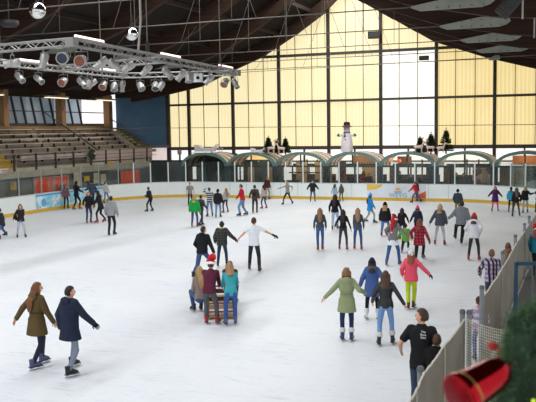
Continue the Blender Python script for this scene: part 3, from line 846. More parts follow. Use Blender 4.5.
# railing posts + rails: one railing
t = thing('railing', 'grey front railing of the grandstand with dark upright posts', 'railing', (-32.45, 40, 2.55))
for x in (14, 36, 55.5, 73.5, 91, 106, 120, 134, 147, -10, -40):
    v = onu(x, 160, -32.45).y
    q = MB(); q.box((0, v - 40, .42), (.10, .12, 1.05)); q.obj('post', mat('3d3d3c', .6), t, smooth=False)
for z in (.35, .62, .9):
    q = MB(); q.tube([(0, -20, z), (0, 17, z)], .022, 6); q.obj('rail', mat('8d8b88', .5, .3), t)
b = MB(); b.box((-.04, (v1 + 8.2) - 40 - 1.2, .66), (.02, 13.5, .30)); x = b.obj('banner_cloth', pattern('blotched', 'd0bfb4', 'bfaea4', 1.2, 'd8bab2'), t, smooth=False); x['label'] = 'faded pinkish banner cloth along the railing'
b = MB(); b.box((-.03, 11.8, .55), (.03, 9, .75)); x = b.obj('banner_panel', mat('d2bbb5', .8, 0, .1, 1), t, smooth=False); x['label'] = 'pale pink panel at the far end of the railing'
# end stair going down along the end wall
sr = thing('staircase', 'narrow stair with yellowish treads at the far end of the grandstand', 'stairs', (-34.3, 56.5, 2.6))
n = 9
for k in range(n): q = MB(); q.box((-1.6 + 3.6 * k / n, 0, 2.45 - 2.0 * k / n), (.42, 1.0, .16)); q.obj('tread', mat('9a8a5c', .8, 0, .12, 2), sr, smooth=False)
q = MB(); q.prism([(-1.9, 2.6), (2.0, .1), (2.0, -.2), (-1.9, -.2)], 'y', -.62, -.55); q.obj('stringer', mat('9d9486', .8), sr, smooth=False)
q = MB(); q.tube([(-1.9, -.6, 3.35), (1.9, -.6, 1.3)], .035, 6); q.obj('handrail', mat('4a4a4a', .5), sr)
# strip lamps under the roof above the grandstand
for i, (va, vb) in enumerate(((50.5, 52.7), (44.4, 46.8), (38.0, 40.2), (31.8, 34.0))):
    t = thing('strip_lamp', ('strip lamp under the roof edge near the window wall above the stand', 'strip lamp under the roof above the stand between two wooden columns', 'strip lamp over the left part of the grandstand', 'strip lamp over the grandstand beyond the left picture edge')[i], 'lamp', (-33.6, (va + vb) / 2, 7.15))
    q = MB(); q.box((0, 0, .06), (.34, vb - va, .12)); q.obj('housing', mat('8a857c', .6), t, smooth=False)
    q = MB(); q.box((0, 0, -.02), (.28, vb - va - .1, .04)); q.obj('diffuser', emit('ffe9c8', 1.6), t, smooth=False)
    q = MB(); q.box((0, 0, .40), (.04, .04, .7)); q.obj('hanger', mat('2b2826', .6), t, smooth=False)
    STRIPS.append((-33.6, (va + vb) / 2, 7.08, vb - va))
# diagonal strut and wires seen over the stand
def wire(p, q_, r, lab, nm='cable', m=None):
    b = MB(); a = V(p); c = V(q_); n = 8
    b.tube([a.lerp(c, k / n) - V((0, 0, .0)) for k in range(n + 1)], r, 5); o = b.obj(nm, m or mat('3b3a3a', .6)); tag(o, lab, 'cable'); return o
wire(onu(44, 112, -33.5), onu(98, 150, -32.2), .05, 'dark diagonal pole rising from the grandstand railing', 'pole')
# dark wall and doors under the stand
UW = -32.45
q = MB(); q.box((UW - .1, 38.0, .97), (.16, 36, 1.94)); struct(q.obj('wall_under_stand', mat('50534f', .6, 0, .12, .8), smooth=False))
q = MB(); q.box((-31.5, WALLV - .3, 1.0), (4.5, .1, 2.9)); struct(q.obj('wall_corner', mat('34393a', .5, 0, .3, 1.2), smooth=False))
def under(x0, x1, ytop, ybot, nm, lab, cat, m, ribs=0, fr=None):
    a = onu(x0, 180, UW); b = onu(x1, 180, UW); zt = onu((x0 + x1) / 2, ytop, UW).z; zb = onu((x0 + x1) / 2, ybot, UW).z if ybot else .05
    t = thing(nm, lab, cat, (UW + .02, (a.y + b.y) / 2, zb)); w = b.y - a.y; h = zt - zb
    q = MB(); q.box((.04, 0, h / 2), (.06, w, h)); q.obj('leaf' if 'door' in nm else 'sheet', m, t, smooth=False)
    for k in range(ribs):
        q = MB(); q.box((.085, -w / 2 + w * (k + .5) / ribs, h / 2), (.03, w / ribs * .45, h * .96)); q.obj('rib', m, t, smooth=False)
    if fr:
        q = MB()
        for y in (-w / 2, w / 2): q.box((.06, y, h / 2), (.1, .07, h))
        q.box((.06, 0, h), (.1, w, .07)); q.obj('frame', mat(fr, .6), t, smooth=False)
    return t
RED = mat('f2603f', .6, 0, .06, 3)
under(33, 51.5, 177.5, None, 'roller_door', 'red ribbed door under the grandstand, left one of a pair', 'door', RED, 8, '9a9a96')
under(52.5, 67, 176, None, 'roller_door', 'red ribbed door under the grandstand, right one of a pair', 'door', RED, 6, '9a9a96')
under(119, 139, 170, None, 'roller_door', 'bright red ribbed door near the far left rink corner', 'door', mat('f7623a', .6, 0, .06, 3), 8, '6d7070')
under(73, 80.5, 172.5, 186, 'notice_board', 'pale notice board left of the yellow sign under the grandstand', 'board', mat('c9bba6', .8, 0, .15, 4))
under(83.5, 88.5, 176, 181, 'yellow_sign', 'small yellow sign under the grandstand', 'sign', mat('dfae2e', .6, 0, .12, 4))
under(93, 98, 173, 183.5, 'notice_board', 'narrow pale notice board right of the yellow sign', 'board', mat('c3b69d', .8, 0, .12, 4))
under(100, 105, 174, 184, 'notice_board', 'narrow pale notice board furthest right under the grandstand', 'board', mat('bfb39c', .8, 0, .12, 4))
under(46.5, 51, 181, 186.5, 'paper_notice', 'white paper notice on the red door', 'notice', mat('d4d0d2', .7))
under(9, 15, 182, 190, 'poster', 'small orange and grey poster on the dark wall at far left', 'poster', pattern('blotched', 'c08a3a', '77736a', 3, 'a6a29a'))
# hanging signs on the fascia
def fascia(x0, x1, y0, y1, nm, lab, col, par=None):
    a = onu(x0, (y0 + y1) / 2, -32.5); b = onu(x1, (y0 + y1) / 2, -32.5); zt = onu((x0 + x1) / 2, y0, -32.5).z; zb = onu((x0 + x1) / 2, y1, -32.5).z
    t = thing(nm, lab, 'sign', (-32.47, (a.y + b.y) / 2, (zt + zb) / 2)); q = MB(); q.box((0, 0, 0), (.03, b.y - a.y, zt - zb)); q.obj('panel', mat(col, .6, 0, .04, 3), t, smooth=False); return t, b.y - a.y, zt - zb
t, w, h = fascia(-7, 8, 168.8, 173.6, 'sign_board', 'white sign with red letters at the left edge', 'e6e2df')
text('lettering', 'ross', .40, M.Translation((.02, .42, .0)) @ M.Rotation(PI / 2, 4, 'Z') @ M.Rotation(PI / 2, 4, 'X'), mat('c0302c', .5), t)
t, w, h = fascia(95, 103.5, 163.5, 166.5, 'sign_board', 'small white sign on the grandstand front near the wreath', 'd9d6d0')
q = MB()
for k in range(6): q.box((.02, -w * .4 + w * .8 * k / 5.0, .0), (.01, w * .10, h * .45))
q.obj('faded_print', mat('9d9c9a', .6), t, smooth=False)
t, w, h = fascia(107.5, 112, 162, 165, 'sign_board', 'small yellow sign on the grandstand front at its right end', 'd9ae3c')
# wreath
p = onu(92, 154.5, -32.25); t = thing('wreath', 'green fir wreath with a red and white bow on the grandstand railing', 'wreath', p)
q = MB()
for k in range(520):
    a = random.uniform(0, 2 * PI); rr = random.gauss(.22, .09); c = V((random.gauss(0, .06), rr * math.cos(a), rr * 1.25 * math.sin(a))); d = V((random.uniform(-.5, .8), random.uniform(-1, 1), random.uniform(-1, 1))).normalized() * .12
    q.add([c, c + d + V((0, .02, .01)), c + d - V((0, .02, .01))], [(0, 1, 2)])
q.obj('fir_twigs', mat('3d5a36', .8, 0, .3, 6), t, smooth=False)
q = MB(); q.torus((0, 0, 0), .23, .09, 20, 8, (V((0, 1, 0)), V((0, 0, 1)), V((1, 0, 0))), 1.2, .3); q.obj('ring', mat('33482f', .9), t)
q = MB(); q.ell((.12, .14, .04), (.08, .13, .09)); q.ell((.12, -.02, .10), (.08, .10, .08)); q.obj('bow', mat('c8323a', .6), t)
q = MB(); q.ell((.2, .06, .06), .06); q.obj('white_knot', mat('eeeeee', .6), t)
# ---------------------------------------------------------------- arched cafe booths behind the far boards
teal = mat('6f8f86', .5, 0, .08, 2); tealdk = mat('23393b', .5, 0, .1, 2); dk = mat('2b2a29', .6)
vault = newmat('vault_sheet'); vm, nt, b_ = vault
tc = N(nt, 'ShaderNodeTexCoord'); sp = N(nt, 'ShaderNodeSeparateXYZ'); L(nt, tc.outputs['Object'], sp.inputs[0])
a_ = N(nt, 'ShaderNodeMath', operation='MULTIPLY'); a_.inputs[1].default_value = 1.05; L(nt, sp.outputs[1], a_.inputs[0]); f_ = N(nt, 'ShaderNodeMath', operation='FRACT'); L(nt, a_.outputs[0], f_.inputs[0])
r_ = rampnode(nt, f_.outputs[0], [(0, 'e8d8d0'), (.55, 'd8c4ba'), (.56, '8a6f60'), (.9, '9a7f70')], 'CONSTANT'); L(nt, r_.outputs[0], b_.inputs['Base Color']); b_.inputs['Roughness'].default_value = .5
BV = BOARDV + 2.2; BW = 3.8; DEP = 3.2
cafe_glass = glassmat('f2f2ee', .05, 'cafe_glass')
blabels = ['arched booth furthest left, dark and empty behind its glass', 'arched booth with white sleigh ornament on its roof, dark teal inside', 'arched booth with warm lit doorway, left of the green exit sign',
           'arched booth with green exit sign under its vault', 'arched booth carrying the inflatable snowman', 'arched booth right of the snowman with red people inside', 'arched booth under the right group of fir trees', 'arched booth at the right edge with tan panels inside']
tan = mat('b08f6b', .8, 0, .12, 2); tan2 = mat('c8b294', .8, 0, .1, 2); brn = mat('6d4631', .7, 0, .15, 2)
def arch_pts(w, h, base, n=18, y=0): return [(-w / 2 + w * k / n, base + h * math.sin(PI * k / n) ** .62 if False else base + h * (1 - (2 * k / n - 1) ** 2)) for k in range(n + 1)]
cen = [-26.5 - 3.8 + 3.8 * k for k in range(8)]
BO = {}; BOOTH_FILLS = []
for i, u in enumerate(cen):
    if i == 0: continue
    t = thing('arched_booth', blabels[i], 'booth', (u, BV, 0)); BO[i] = t
    def ar(w, rise, base, n=20): # circular-ish arc
        out = []
        for k in range(n + 1):
            a = PI * k / n; out.append((-w / 2 * math.cos(a), base + rise * math.sin(a) ** .9))
        return out
    outer = ar(BW - .02, 1.02, 2.13); inner = ar(BW - .42, .84, 2.10)
    q = MB(); n = len(outer)
    vs = [(x, 0, z) for x, z in outer] + [(x, 0, z) for x, z in inner] + [(x, .22, z) for x, z in outer] + [(x, .22, z) for x, z in inner]; fs = []
    for k in range(n - 1):
        fs += [(k, k + 1, n + k + 1, n + k), (2 * n + k, 3 * n + k, 3 * n + k + 1, 2 * n + k + 1), (k, 2 * n + k, 2 * n + k + 1, k + 1), (n + k, n + k + 1, 3 * n + k + 1, 3 * n + k)]
    q.add(vs, fs); q.obj('arch_frame', teal, t)
    vo_ = ar(BW - .10, .98, 2.13); q = MB(); m_ = len(vo_)
    vs = [(x, .2, z) for x, z in vo_] + [(x, DEP, z) for x, z in vo_] + [(x * .985, .2, z - .04) for x, z in vo_] + [(x * .985, DEP, z - .04) for x, z in vo_]; fs = []
    for k in range(m_ - 1): fs += [(k, m_ + k, m_ + k + 1, k + 1), (2 * m_ + k, 2 * m_ + k + 1, 3 * m_ + k + 1, 3 * m_ + k)]
    q.add(vs, fs); q.obj('vault_roof', vm, t)
    q = MB()
    for x in (-BW / 2 + .12, BW / 2 - .12): q.box((x, .1, 1.08), (.22, .2, 2.16))
    q.obj('corner_post', tealdk, t, smooth=False)
    q = MB(); q.box((0, .1, 2.14), (BW - .3, .14, .12)); q.obj('transom', dk if i < 4 else tealdk, t, smooth=False)
    q = MB(); q.box((0, .1, 2.55), (.08, .08, .8)); 
    for x in ((-.62, .62) if i % 2 else (-.9, .35)): q.box((x, .1, 1.07), (.09, .08, 2.1))
    q.obj('mullion', dk, t, smooth=False)
    q = MB(); gi = ar(BW - .44, .82, 2.10); q.prism([(-BW / 2 + .2, .1), (BW / 2 - .2, .1)] + list(reversed(gi)), 'y', .10, .112); q.obj('glazing', cafe_glass, t, smooth=False)
    q = MB(); q.box((0, DEP + .2, .45), (BW, .1, .9)); q.obj('rear_counter', mat('4b423a', .7), t, smooth=False)
    if i > 1: BOOTH_FILLS.append((u, BV + 1.5, 2.75))
    # interior walls per booth
    if i in (1,):
        q = MB(); q.box((-.2, DEP - .3, 1.5), (3.3, .08, 3.0)); q.obj('rear_screen', mat('33484d', .6, 0, .3, 1.2), t, smooth=False)
        q = MB(); q.box((-1.0, 1.6, 1.5), (.8, .06, 1.6)); q.obj('hanging_cloth', mat('5e8288', .7), t, smooth=False)
    if i == 2:
        q = MB(); q.box((-.2, DEP - .3, 1.25), (3.3, .08, 2.5)); q.obj('rear_screen', mat('3d4a4a', .6, 0, .3, 1.2), t, smooth=False)
        q = MB(); q.box((.95, 1.8, 1.25), (.8, .06, 1.7)); q.box((-.75, 1.8, 1.5), (.5, .06, 1.2)); q.obj('wood_panel', mat('d2a678', .7), t, smooth=False)
        q = MB(); q.box((0, DEP - .35, 2.75), (2.6, .05, .5)); q.obj('glowing_panel', emit('e8c98e', .8), t, smooth=False)  # warm light put into an upright emissive panel, standing for a lit ceiling
    if i == 3:
        q = MB(); q.box((-.75, 2.4, 1.4), (.85, .06, 1.9)); q.box((.95, 2.4, 1.5), (1.3, .06, 1.7)); q.obj('wood_panel', mat('cfae8a', .7, 0, .15, 2), t, smooth=False)
        q = MB(); q.box((.15, 1.6, 1.6), (3.2, .06, .08)); q.obj('bar_rail', dk, t, smooth=False)
    if i == 4:
        q = MB(); q.box((-1.2, 1.6, 1.3), (.6, .06, 2.2)); q.obj('curtain', mat('7d5648', .8, 0, .3, 3), t, smooth=False)
        q = MB(); q.box((.2, DEP - .4, 2.5), (2.0, .05, .62)); q.obj('rear_gable', mat('9a7654', .7, 0, .15, 2), t, smooth=False)
        q = MB(); q.box((.8, 2.5, 1.3), (1.5, .06, 1.5)); q.obj('wood_panel', mat('c7a67c', .7, 0, .15, 2), t, smooth=False)
    if i == 5:
        q = MB(); q.box((-1.15, 1.4, 1.2), (.7, .06, 1.9)); q.obj('wood_panel', mat('9a7658', .7, 0, .15, 2), t, smooth=False)
        q = MB(); q.box((1.3, 1.4, 1.2), (.5, .06, 2.0)); q.obj('dark_panel', mat('2d2b2c', .7), t, smooth=False)
        q = MB(); q.box((-.75, DEP - .4, 2.45), (1.0, .05, .55)); q.obj('rear_gable', mat('7d5a44', .7, 0, .15, 2), t, smooth=False)
    if i in (3, 4, 5, 6):
        for x in (-.45, .35, 1.1): q = MB(); q.box((x + .1 * i - .4, DEP - .1, 1.5), (.10, .08, 2.0)); q.obj('rear_mullion', dk, t, smooth=False)
        q = MB(); q.box((0, DEP - .1, 2.12), (3.3, .08, .14)); q.obj('rear_transom', dk, t, smooth=False)
        q = MB(); q.box((0, DEP - .2, .75), (3.4, .3, 1.35)); q.obj('rear_bar', mat('40372f', .7, 0, .3, 3), t, smooth=False)
    if i == 6:
        q = MB(); q.box((-1.2, 1.4, 1.2), (.75, .06, 1.9)); q.obj('wood_panel', mat('9a6238', .7, 0, .15, 2), t, smooth=False)
        q = MB(); q.box((.9, 2.6, 1.2), (1.4, .06, 1.6)); q.obj('picture_screen', pattern('blotched', '9f9597', '6f6468', 2.4, 'b8a6a6'), t, smooth=False)
    if i == 7:
        q = MB(); q.box((-.6, 1.4, 1.2), (2.2, .06, 1.8)); q.obj('wood_panel', mat('a89888', .7, 0, .12, 2), t, smooth=False)
        q = MB(); q.box((.55, 1.3, 1.25), (.9, .06, 1.5)); q.obj('teal_panel', mat('7fa598', .7), t, smooth=False)
        q = MB(); q.box((0, DEP - .35, 2.45), (2.0, .05, .62)); q.obj('rear_gable', mat('b97c50', .7, 0, .15, 2), t, smooth=False)
q = MB(); q.box((-15, BV + 1.8, .02), (31, 4, .03)); struct(q.obj('floor_booths', mat('5a534c', .8), smooth=False))
# tables and chairs inside
def table(u, v, lab, cat='table'):
    t = thing('cafe_table', lab, cat, (u, v, .04), 0, 'cafe tables behind the glass'); q = MB(); q.lathe([(.0, .72), (.42, .72), (.42, .75), (.0, .75)], 18); q.obj('table_top', mat('8a6a4a', .6), t); q = MB(); q.tube([(0, 0, 0), (0, 0, .72)], .04); q.obj('pedestal', dk, t); q = MB(); q.lathe([(0, 0), (.26, 0), (.24, .03), (0, .04)], 16); q.obj('foot', dk, t)
for u, v in ((cen[3] + .2, BV + 1.3), (cen[4] + .5, BV + 1.5), (cen[5] + .3, BV + 1.6), (cen[6] + .4, BV + 1.4)): table(u, v, 'round cafe table behind the glass of the booths')
def chair(u, v, rz, lab):
    t = thing('cafe_chair', lab, 'chair', (u, v, .04), rz, 'dark cafe chairs behind the glass'); q = MB(); q.box((0, 0, .45), (.42, .42, .05)); q.obj('seat', dk, t, smooth=False); q = MB(); q.box((0, .2, .78), (.42, .04, .5)); q.obj('backrest', dk, t, smooth=False)
    for x in (-.18, .18):
        for y in (-.18, .18): q = MB(); q.box((x, y, .215), (.04, .04, .43)); q.obj('leg', dk, t, smooth=False)
for k in (3, 4, 5, 6):
    for du, dv, r in ((-.75, 1.2, 1.4), (.95, 1.3, -1.5), (.1, 2.15, .1)): chair(cen[k] + du + (.3 if k % 2 else .1), BV + dv, r, 'dark cafe chair at a table behind the glass of the booths')
# exit sign
p = onv(301, 165.2, BV + .6); t = thing('exit_sign', 'small lit green exit sign hanging in an arched booth', 'sign', p)
q = MB(); q.box((0, 0, 0), (.32, .06, .17)); q.obj('housing', emit('8fd8a0', 1.0), t, smooth=False)
q = MB(); q.box((-.05, -.035, 0), (.06, .01, .10)); q.bar((.02, -.035, 0), (.11, -.035, 0), .025, .01); q.obj('running_figure', emit('f4fff4', 1.2), t, smooth=False)
q = MB(); q.tube([(0, 0, .08), (0, 0, .5)], .012, 5); q.obj('hanger', dk, t)
# pendant lanterns glowing inside the booths
for px, py, col in ((379, 160, 'f2b07a'), (399, 161, 'd8603a'), (391, 160, 'e8a070')):
    p = onv(px, py, BV + 1.4); t = thing('pendant_lamp', {379: 'orange glowing lamp at left under the vault of a booth', 399: 'red glowing lamp under the vault of a booth', 391: 'peach glowing lamp between two others under a booth vault'}[px], 'lamp', p)
    q = MB(); q.ell((0, 0, 0), (.17, .17, .14)); q.obj('shade', emit(col, 1.0), t); q = MB(); q.tube([(0, 0, .12), (0, 0, .45)], .01, 5); q.obj('cord', dk, t)

# ---------------------------------------------------------------- on the booth roofs
def booth_top(px): 
    p = onv(px, 152, BV + .9); return p
p = onv(347, 152.5, BV + .9); t = thing('snowman', 'white inflatable snowman with black hat standing on a booth roof', 'snowman', (p.x, p.y, 3.10))
wh = mat('eee6ea', .55, 0, .03)
k = 1.0
q = MB(); q.lathe([(.0, .0), (.34, .0), (.41, .06), (.43, .25), (.41, .55), (.36, .92), (.30, 1.20), (.23, 1.36), (.14, 1.42), (.0, 1.44)], 24); q.obj('body', wh, t)
q = MB(); q.ell((0, 0, 1.58), (.24, .24, .24), 20, 14); q.obj('head', wh, t)
q = MB(); q.lathe([(0, 1.74), (.33, 1.74), (.34, 1.78), (.24, 1.80), (.22, 2.02), (.20, 2.10), (0, 2.13)], 22); ho = q.obj('hat', mat('25201f', .6), t)
q = MB(); q.torus((0, 0, 1.83), .235, .04, 22, 8); q.obj('hat_band', mat('b0342c', .6), ho)
for s in (-1, 1):
    q = MB(); q.capsule((s * .24, 0, 1.22), (s * .50, -.04, 1.16), .11, .08); q.obj('arm', wh, t)
    q = MB(); q.ell((s * .60, -.06, 1.18), (.12, .09, .10)); q.ell((s * .56, -.10, 1.27), (.04, .05, .06)); q.obj('mitten', mat('3f8a55', .7), t)
    q = MB(); q.ell((s * .09, -.215, 1.64), (.035, .02, .05), 10, 8); q.obj('eye', mat('1a1a1a', .3), t)
q = MB(); q.lathe([(0, .0), (.045, .0), (.025, .14), (0, .22)], 12, (0, -.22, 1.58), M.Rotation(PI / 2, 3, 'X')); q.obj('carrot_nose', mat('d9742f', .6), t)
q = MB(); q.torus((0, 0, 1.37), .21, .05, 24, 8); q.capsule((-.06, -.22, 1.33), (-.09, -.36, 1.08), .05, .055); q.obj('scarf', mat('6a5a66', .8), t)
for z in (1.12, .88): q = MB(); q.ell((0, -.31 - (1.12 - z) * .18, z), (.05, .03, .05)); q.obj('button', mat('2a2626', .5), t)
for s in (-1, 1): q = MB(); q.ell((s * .18, -.14, .03), (.15, .25, .09)); q.obj('foot', wh, t)

def fir(px, top, bot, lab, grp=None):
    p = onv(px, bot, BV + 1.0); pt = onv(px, top, BV + 1.0); h = pt.z - 2.95
    t = thing('fir_tree', lab, 'tree', (p.x, p.y, 2.95), random.uniform(0, 6), grp)
    q = MB(); q.tube([(0, 0, 0), (0, 0, h * .95)], [.06, .015], 8); q.obj('trunk', mat('4a3526', .8), t)
    q = MB(); n = 12
    for i in range(n):
        z = h * (.16 + .78 * i / n); r = .30 * h * (1 - i / n) ** .9 + .05
        for k in range(10 if i < 6 else 6):
            a = 2 * PI * k / (10 if i < 6 else 6) + i * .7 + random.uniform(-.2, .2); d = V((math.cos(a), math.sin(a), .16 if i > 3 else -.05)); rr = r * random.uniform(.75, 1.1)
            tip = V((0, 0, z)) + d * rr
            for m in range(14):
                c = V((0, 0, z)) + d * rr * (m + 1) / 14; w = V((-d.y, d.x, 0))
                for s in (-1, 1):
                    e = c + w * s * random.uniform(.08, .15) * (1.1 - m / 20) + d * .07 + V((0, 0, random.uniform(-.04, .05)))
                    q.add([c - d * .035, c + d * .035, e, c - V((0, 0, .09))], [(0, 1, 2), (0, 1, 3)])
    for m in range(20): a = random.uniform(0, 6.3); c = V((0, 0, h * random.uniform(.9, 1))); q.add([c, c + V((0, 0, .03)), c + V((math.cos(a) * .08, math.sin(a) * .08, .05))], [(0, 1, 2)])
    q.obj('foliage', mat('55683f', .85, 0, .3, 4), t, smooth=False)
    return t
fir(268.5, 136, 152, 'small fir tree on a booth roof, leftmost of the left three')
fir(277.5, 139, 152, 'small fir tree on a booth roof, middle of the left three')
fir(285.5, 137, 152, 'small fir tree on a booth roof, nearest the thick post of the left three')
fir(420, 136, 152, 'smallest slim fir tree at the left of the right group on the booth roofs')
fir(431, 132, 152, 'medium fir tree in the middle of the right group on the booth roofs')
fir(446, 128, 152, 'tallest fir tree at the right of the right group on the booth roofs')
pk = mat('f0d3c8', .6, 0, .05)
def deer(px, lab, flip=1, sc=1.0):
    p = onv(px, 150, BV + .5); t = thing('reindeer_ornament', lab, 'ornament', (p.x, p.y, 3.02), 0 if flip > 0 else PI); t.scale = (sc,) * 3
    q = MB(); q.capsule((-.22, 0, .44), (.18, 0, .46), .12, .13, 10); q.capsule((.20, 0, .5), (.34, 0, .78), .08, .055, 8); q.capsule((.33, 0, .82), (.50, 0, .78), .07, .04, 8); q.capsule((-.3, 0, .5), (-.37, 0, .46), .03, .03, 6)
    for x in (-.24, .2):
        for s in (-1, 1): q.capsule((x, s * .07, .42), (x - .02, s * .07, .22), .05, .03, 6); q.capsule((x - .02, s * .07, .22), (x + .01, s * .07, .02), .03, .025, 6)
    q.obj('body', pk, t)
    q = MB()
    for s in (-1, 1): q.tube([(.30, s * .04, .86), (.24, s * .12, 1.02), (.28, s * .18, 1.16)], .02, 5); q.tube([(.24, s * .12, 1.02), (.36, s * .15, 1.10)], .016, 5)
    q.obj('antlers', mat('c79d8c', .6), t)
deer(271.5, 'pale pink reindeer ornament left of the thick post on the booth roofs', 1, .9); deer(281, 'pale pink reindeer ornament standing just right of its twin, left tree group', -1, .85)
deer(419, 'pale pink reindeer ornament under the slim fir of the right group', 1, .95); deer(430, 'pale pink reindeer ornament under the medium fir of the right group', -1, .85); deer(441, 'pale pink reindeer ornament under the tallest fir', 1, .8)
def sleigh(px, lab, sc):
    p = onv(px, 151, BV + .6); t = thing('sleigh_ornament', lab, 'ornament', (p.x, p.y, 3.08)); t.scale = (sc,) * 3
    q = MB(); q.prism([(-.9, .12), (.7, .12), (.95, .45), (1.0, .72), (.85, .5), (.4, .42), (-.3, .42), (-.55, .62), (-.95, .66), (-.85, .4)], 'y', -.28, .28); q.obj('body', mat('f3ecea', .5), t, smooth=False)
    for s in (-1, 1): q = MB(); q.tube([(-1.2, s * .26, .02), (.9, s * .26, .02), (1.25, s * .26, .12), (1.35, s * .26, .32), (1.2, s * .26, .42)], .03, 6); q.obj('runner', mat('d9cfcf', .5), t)
sleigh(206, 'white sleigh ornament on the roof of the dark teal booth', .95); sleigh(257.5, 'small white sleigh ornament beside the left fir trees', .55)
p = onv(179.5, 153.5, BV + 1.0); t = thing('lantern', 'small grey lantern box on a pole left of the sleigh', 'lantern', (p.x, p.y, 2.2)); q = MB(); q.box((0, 0, .95), (.24, .24, .36)); q.obj('box', mat('9a8f8a', .6), t, smooth=False); q = MB(); q.tube([(0, 0, 0), (0, 0, .8)], .03, 6); q.obj('pole', dk, t)

# ---------------------------------------------------------------- under the roof
rodm = mat('6a625a', .6, .3, .05); plate = mat('a8ab9c', .6, .1, .10, 3)
names = ['tie rod nearest the window wall, with plates at its ends', 'second tie rod from the window wall', 'third tie rod from the window wall', 'fourth tie rod from the window wall with grey end plates', 'fifth tie rod from the window wall, large grey plate at its right end', 'tie rod crossing above the lighting truss', 'tie rod nearest the camera']
for i, v in enumerate(FRAMES[:7]):
    t = thing('tie_rod', 'thin steel ' + names[i], 'rod', (-16, v, 9.25))
    q = MB(); q.tube([(-10.0, -.24, 0), (10.0, -.24, 0)], .026, 6); q.obj('rod', rodm, t)
    for s in (-1, 1):
        poly = [(9.72, .03), (9.72, -.04), (10.05, -.17), (12.3, -.17), (12.62, -.08), (12.78, .05), (12.75, .2), (12.45, .29), (11.5, .30)]
        poly = [(s * x, z) for x, z in poly]
        if i == 0: poly = [(s * (9.72 + (abs(x) - 9.72) * .25), z * .7) for x, z in poly]
        q = MB(); q.prism(poly, 'y', -.27, -.21); pl = q.obj('gusset_plate', plate, t, smooth=False)
        if i and s > 0:
            for a in range(5):
                for c in range(2): q = MB(); q.ell((10.7 + a * .42, -.275, -.08 + .26 * c), (.03, .015, .03), 8, 6); q.obj('bolt', mat('5a5c54', .6, .2), pl)
    for u in (-6.2, -2.3, 2.3, 6.2):
        q = MB(); q.tube([(u, -.25, 0), (u, -.25, roofz(-16 + u) - 9.25 + .4)], .013, 5); q.obj('hanger', rodm, t)
    for u in (-3.4, -7.2, 3.4): q = MB(); q.tube([(u, -.25, 0), (u - math.copysign(1.6, u), -.25, roofz(-16 + u - math.copysign(1.6, u)) - 9.25 + .2)], .013, 5); q.obj('brace', rodm, t)
# long wires
wire(onv(120, 128.5, 54), onv(536, 124.5, 54), .022, 'thin wire stretched across the lower window wall', m=mat('6b6355', .6))
wire(onv(230, 73, 46), onv(536, 55, 46), .02, 'thin wire crossing the middle of the window wall', m=mat('7b7262', .6))

# lighting truss: a ring with a cross piece
TZ = 7.0
ring = [V((-12.15, 17.2, TZ)), V((-13.05, 29.5, TZ)), V((-17.5, 28.2, TZ)), V((-17.6, 17.9, TZ))]
tr = thing('lighting_truss', 'silver lattice truss ring hanging below the roof with lamps', 'truss', (-15, 23, TZ))
alu = mat('9a9793', .45, .45, .06, 5)
def truss(p, q_, nm='truss_section'):
    p = p - V((-15, 23, TZ)); q_ = q_ - V((-15, 23, TZ)); d = (q_ - p); l = d.length; t = d / l; s = t.cross(V((0, 0, 1))) * .10
    b = MB()
    cs = [s + V((0, 0, .09)), -s + V((0, 0, .09)), -s - V((0, 0, .09)), s - V((0, 0, .09))]
    for c in cs: b.tube([p + c, q_ + c], .024, 6)
    n = int(l / .30)
    for k in range(n):
        a = p + t * l * k / n; e = p + t * l * (k + 1) / n
        for x, y in ((0, 3), (1, 2), (0, 1), (3, 2)):
            x, y = (x, y) if k % 2 else (y, x); b.tube([a + cs[x], e + cs[y]], .012, 4, False)
    b.obj(nm, alu, tr)
for a, e in ((0, 1), (1, 2), (2, 3), (3, 0)): truss(ring[a], ring[e])
cr0 = ring[3].lerp(ring[2], .58); cr1 = ring[0].lerp(ring[1], .45); truss(cr0, cr1, 'cross_section')
for c in ring: q = MB(); q.box(c - V((-15, 23, TZ)), (.24, .24, .22)); q.obj('corner_block', alu, tr, smooth=False)
for p in (ring[0].lerp(ring[1], .35), ring[0].lerp(ring[1], .85), ring[3].lerp(ring[2], .3), ring[3].lerp(ring[2], .85)):
    q = MB(); a = p - V((-15, 23, TZ)); q.tube([a + V((0, 0, .1)), a + V((0, 0, 1.0)), a + V((0, 0, min(6, roofz(p.x) - TZ)))], .02, 5); q.obj('suspension_wire', rodm, tr)
    q = MB(); q.tube([a + V((0, 0, .1)), a + V((0, 0, .45))], [.07, .05], 8); q.obj('hoist', mat('2a2826', .6), tr)
# a slack power cable dropping to the truss
pa = ring[0].lerp(ring[1], .30); b = MB(); b.tube([pa + V((0, 0, .1)), pa + V((.08, .05, 1.0)), pa + V((.02, .15, 2.2)), pa + V((.0, .2, 4.0))], .035, 7); tag(b.obj('power_cable', mat('9a9793', .6)), 'slack grey power cable dropping to the lighting truss', 'cable')
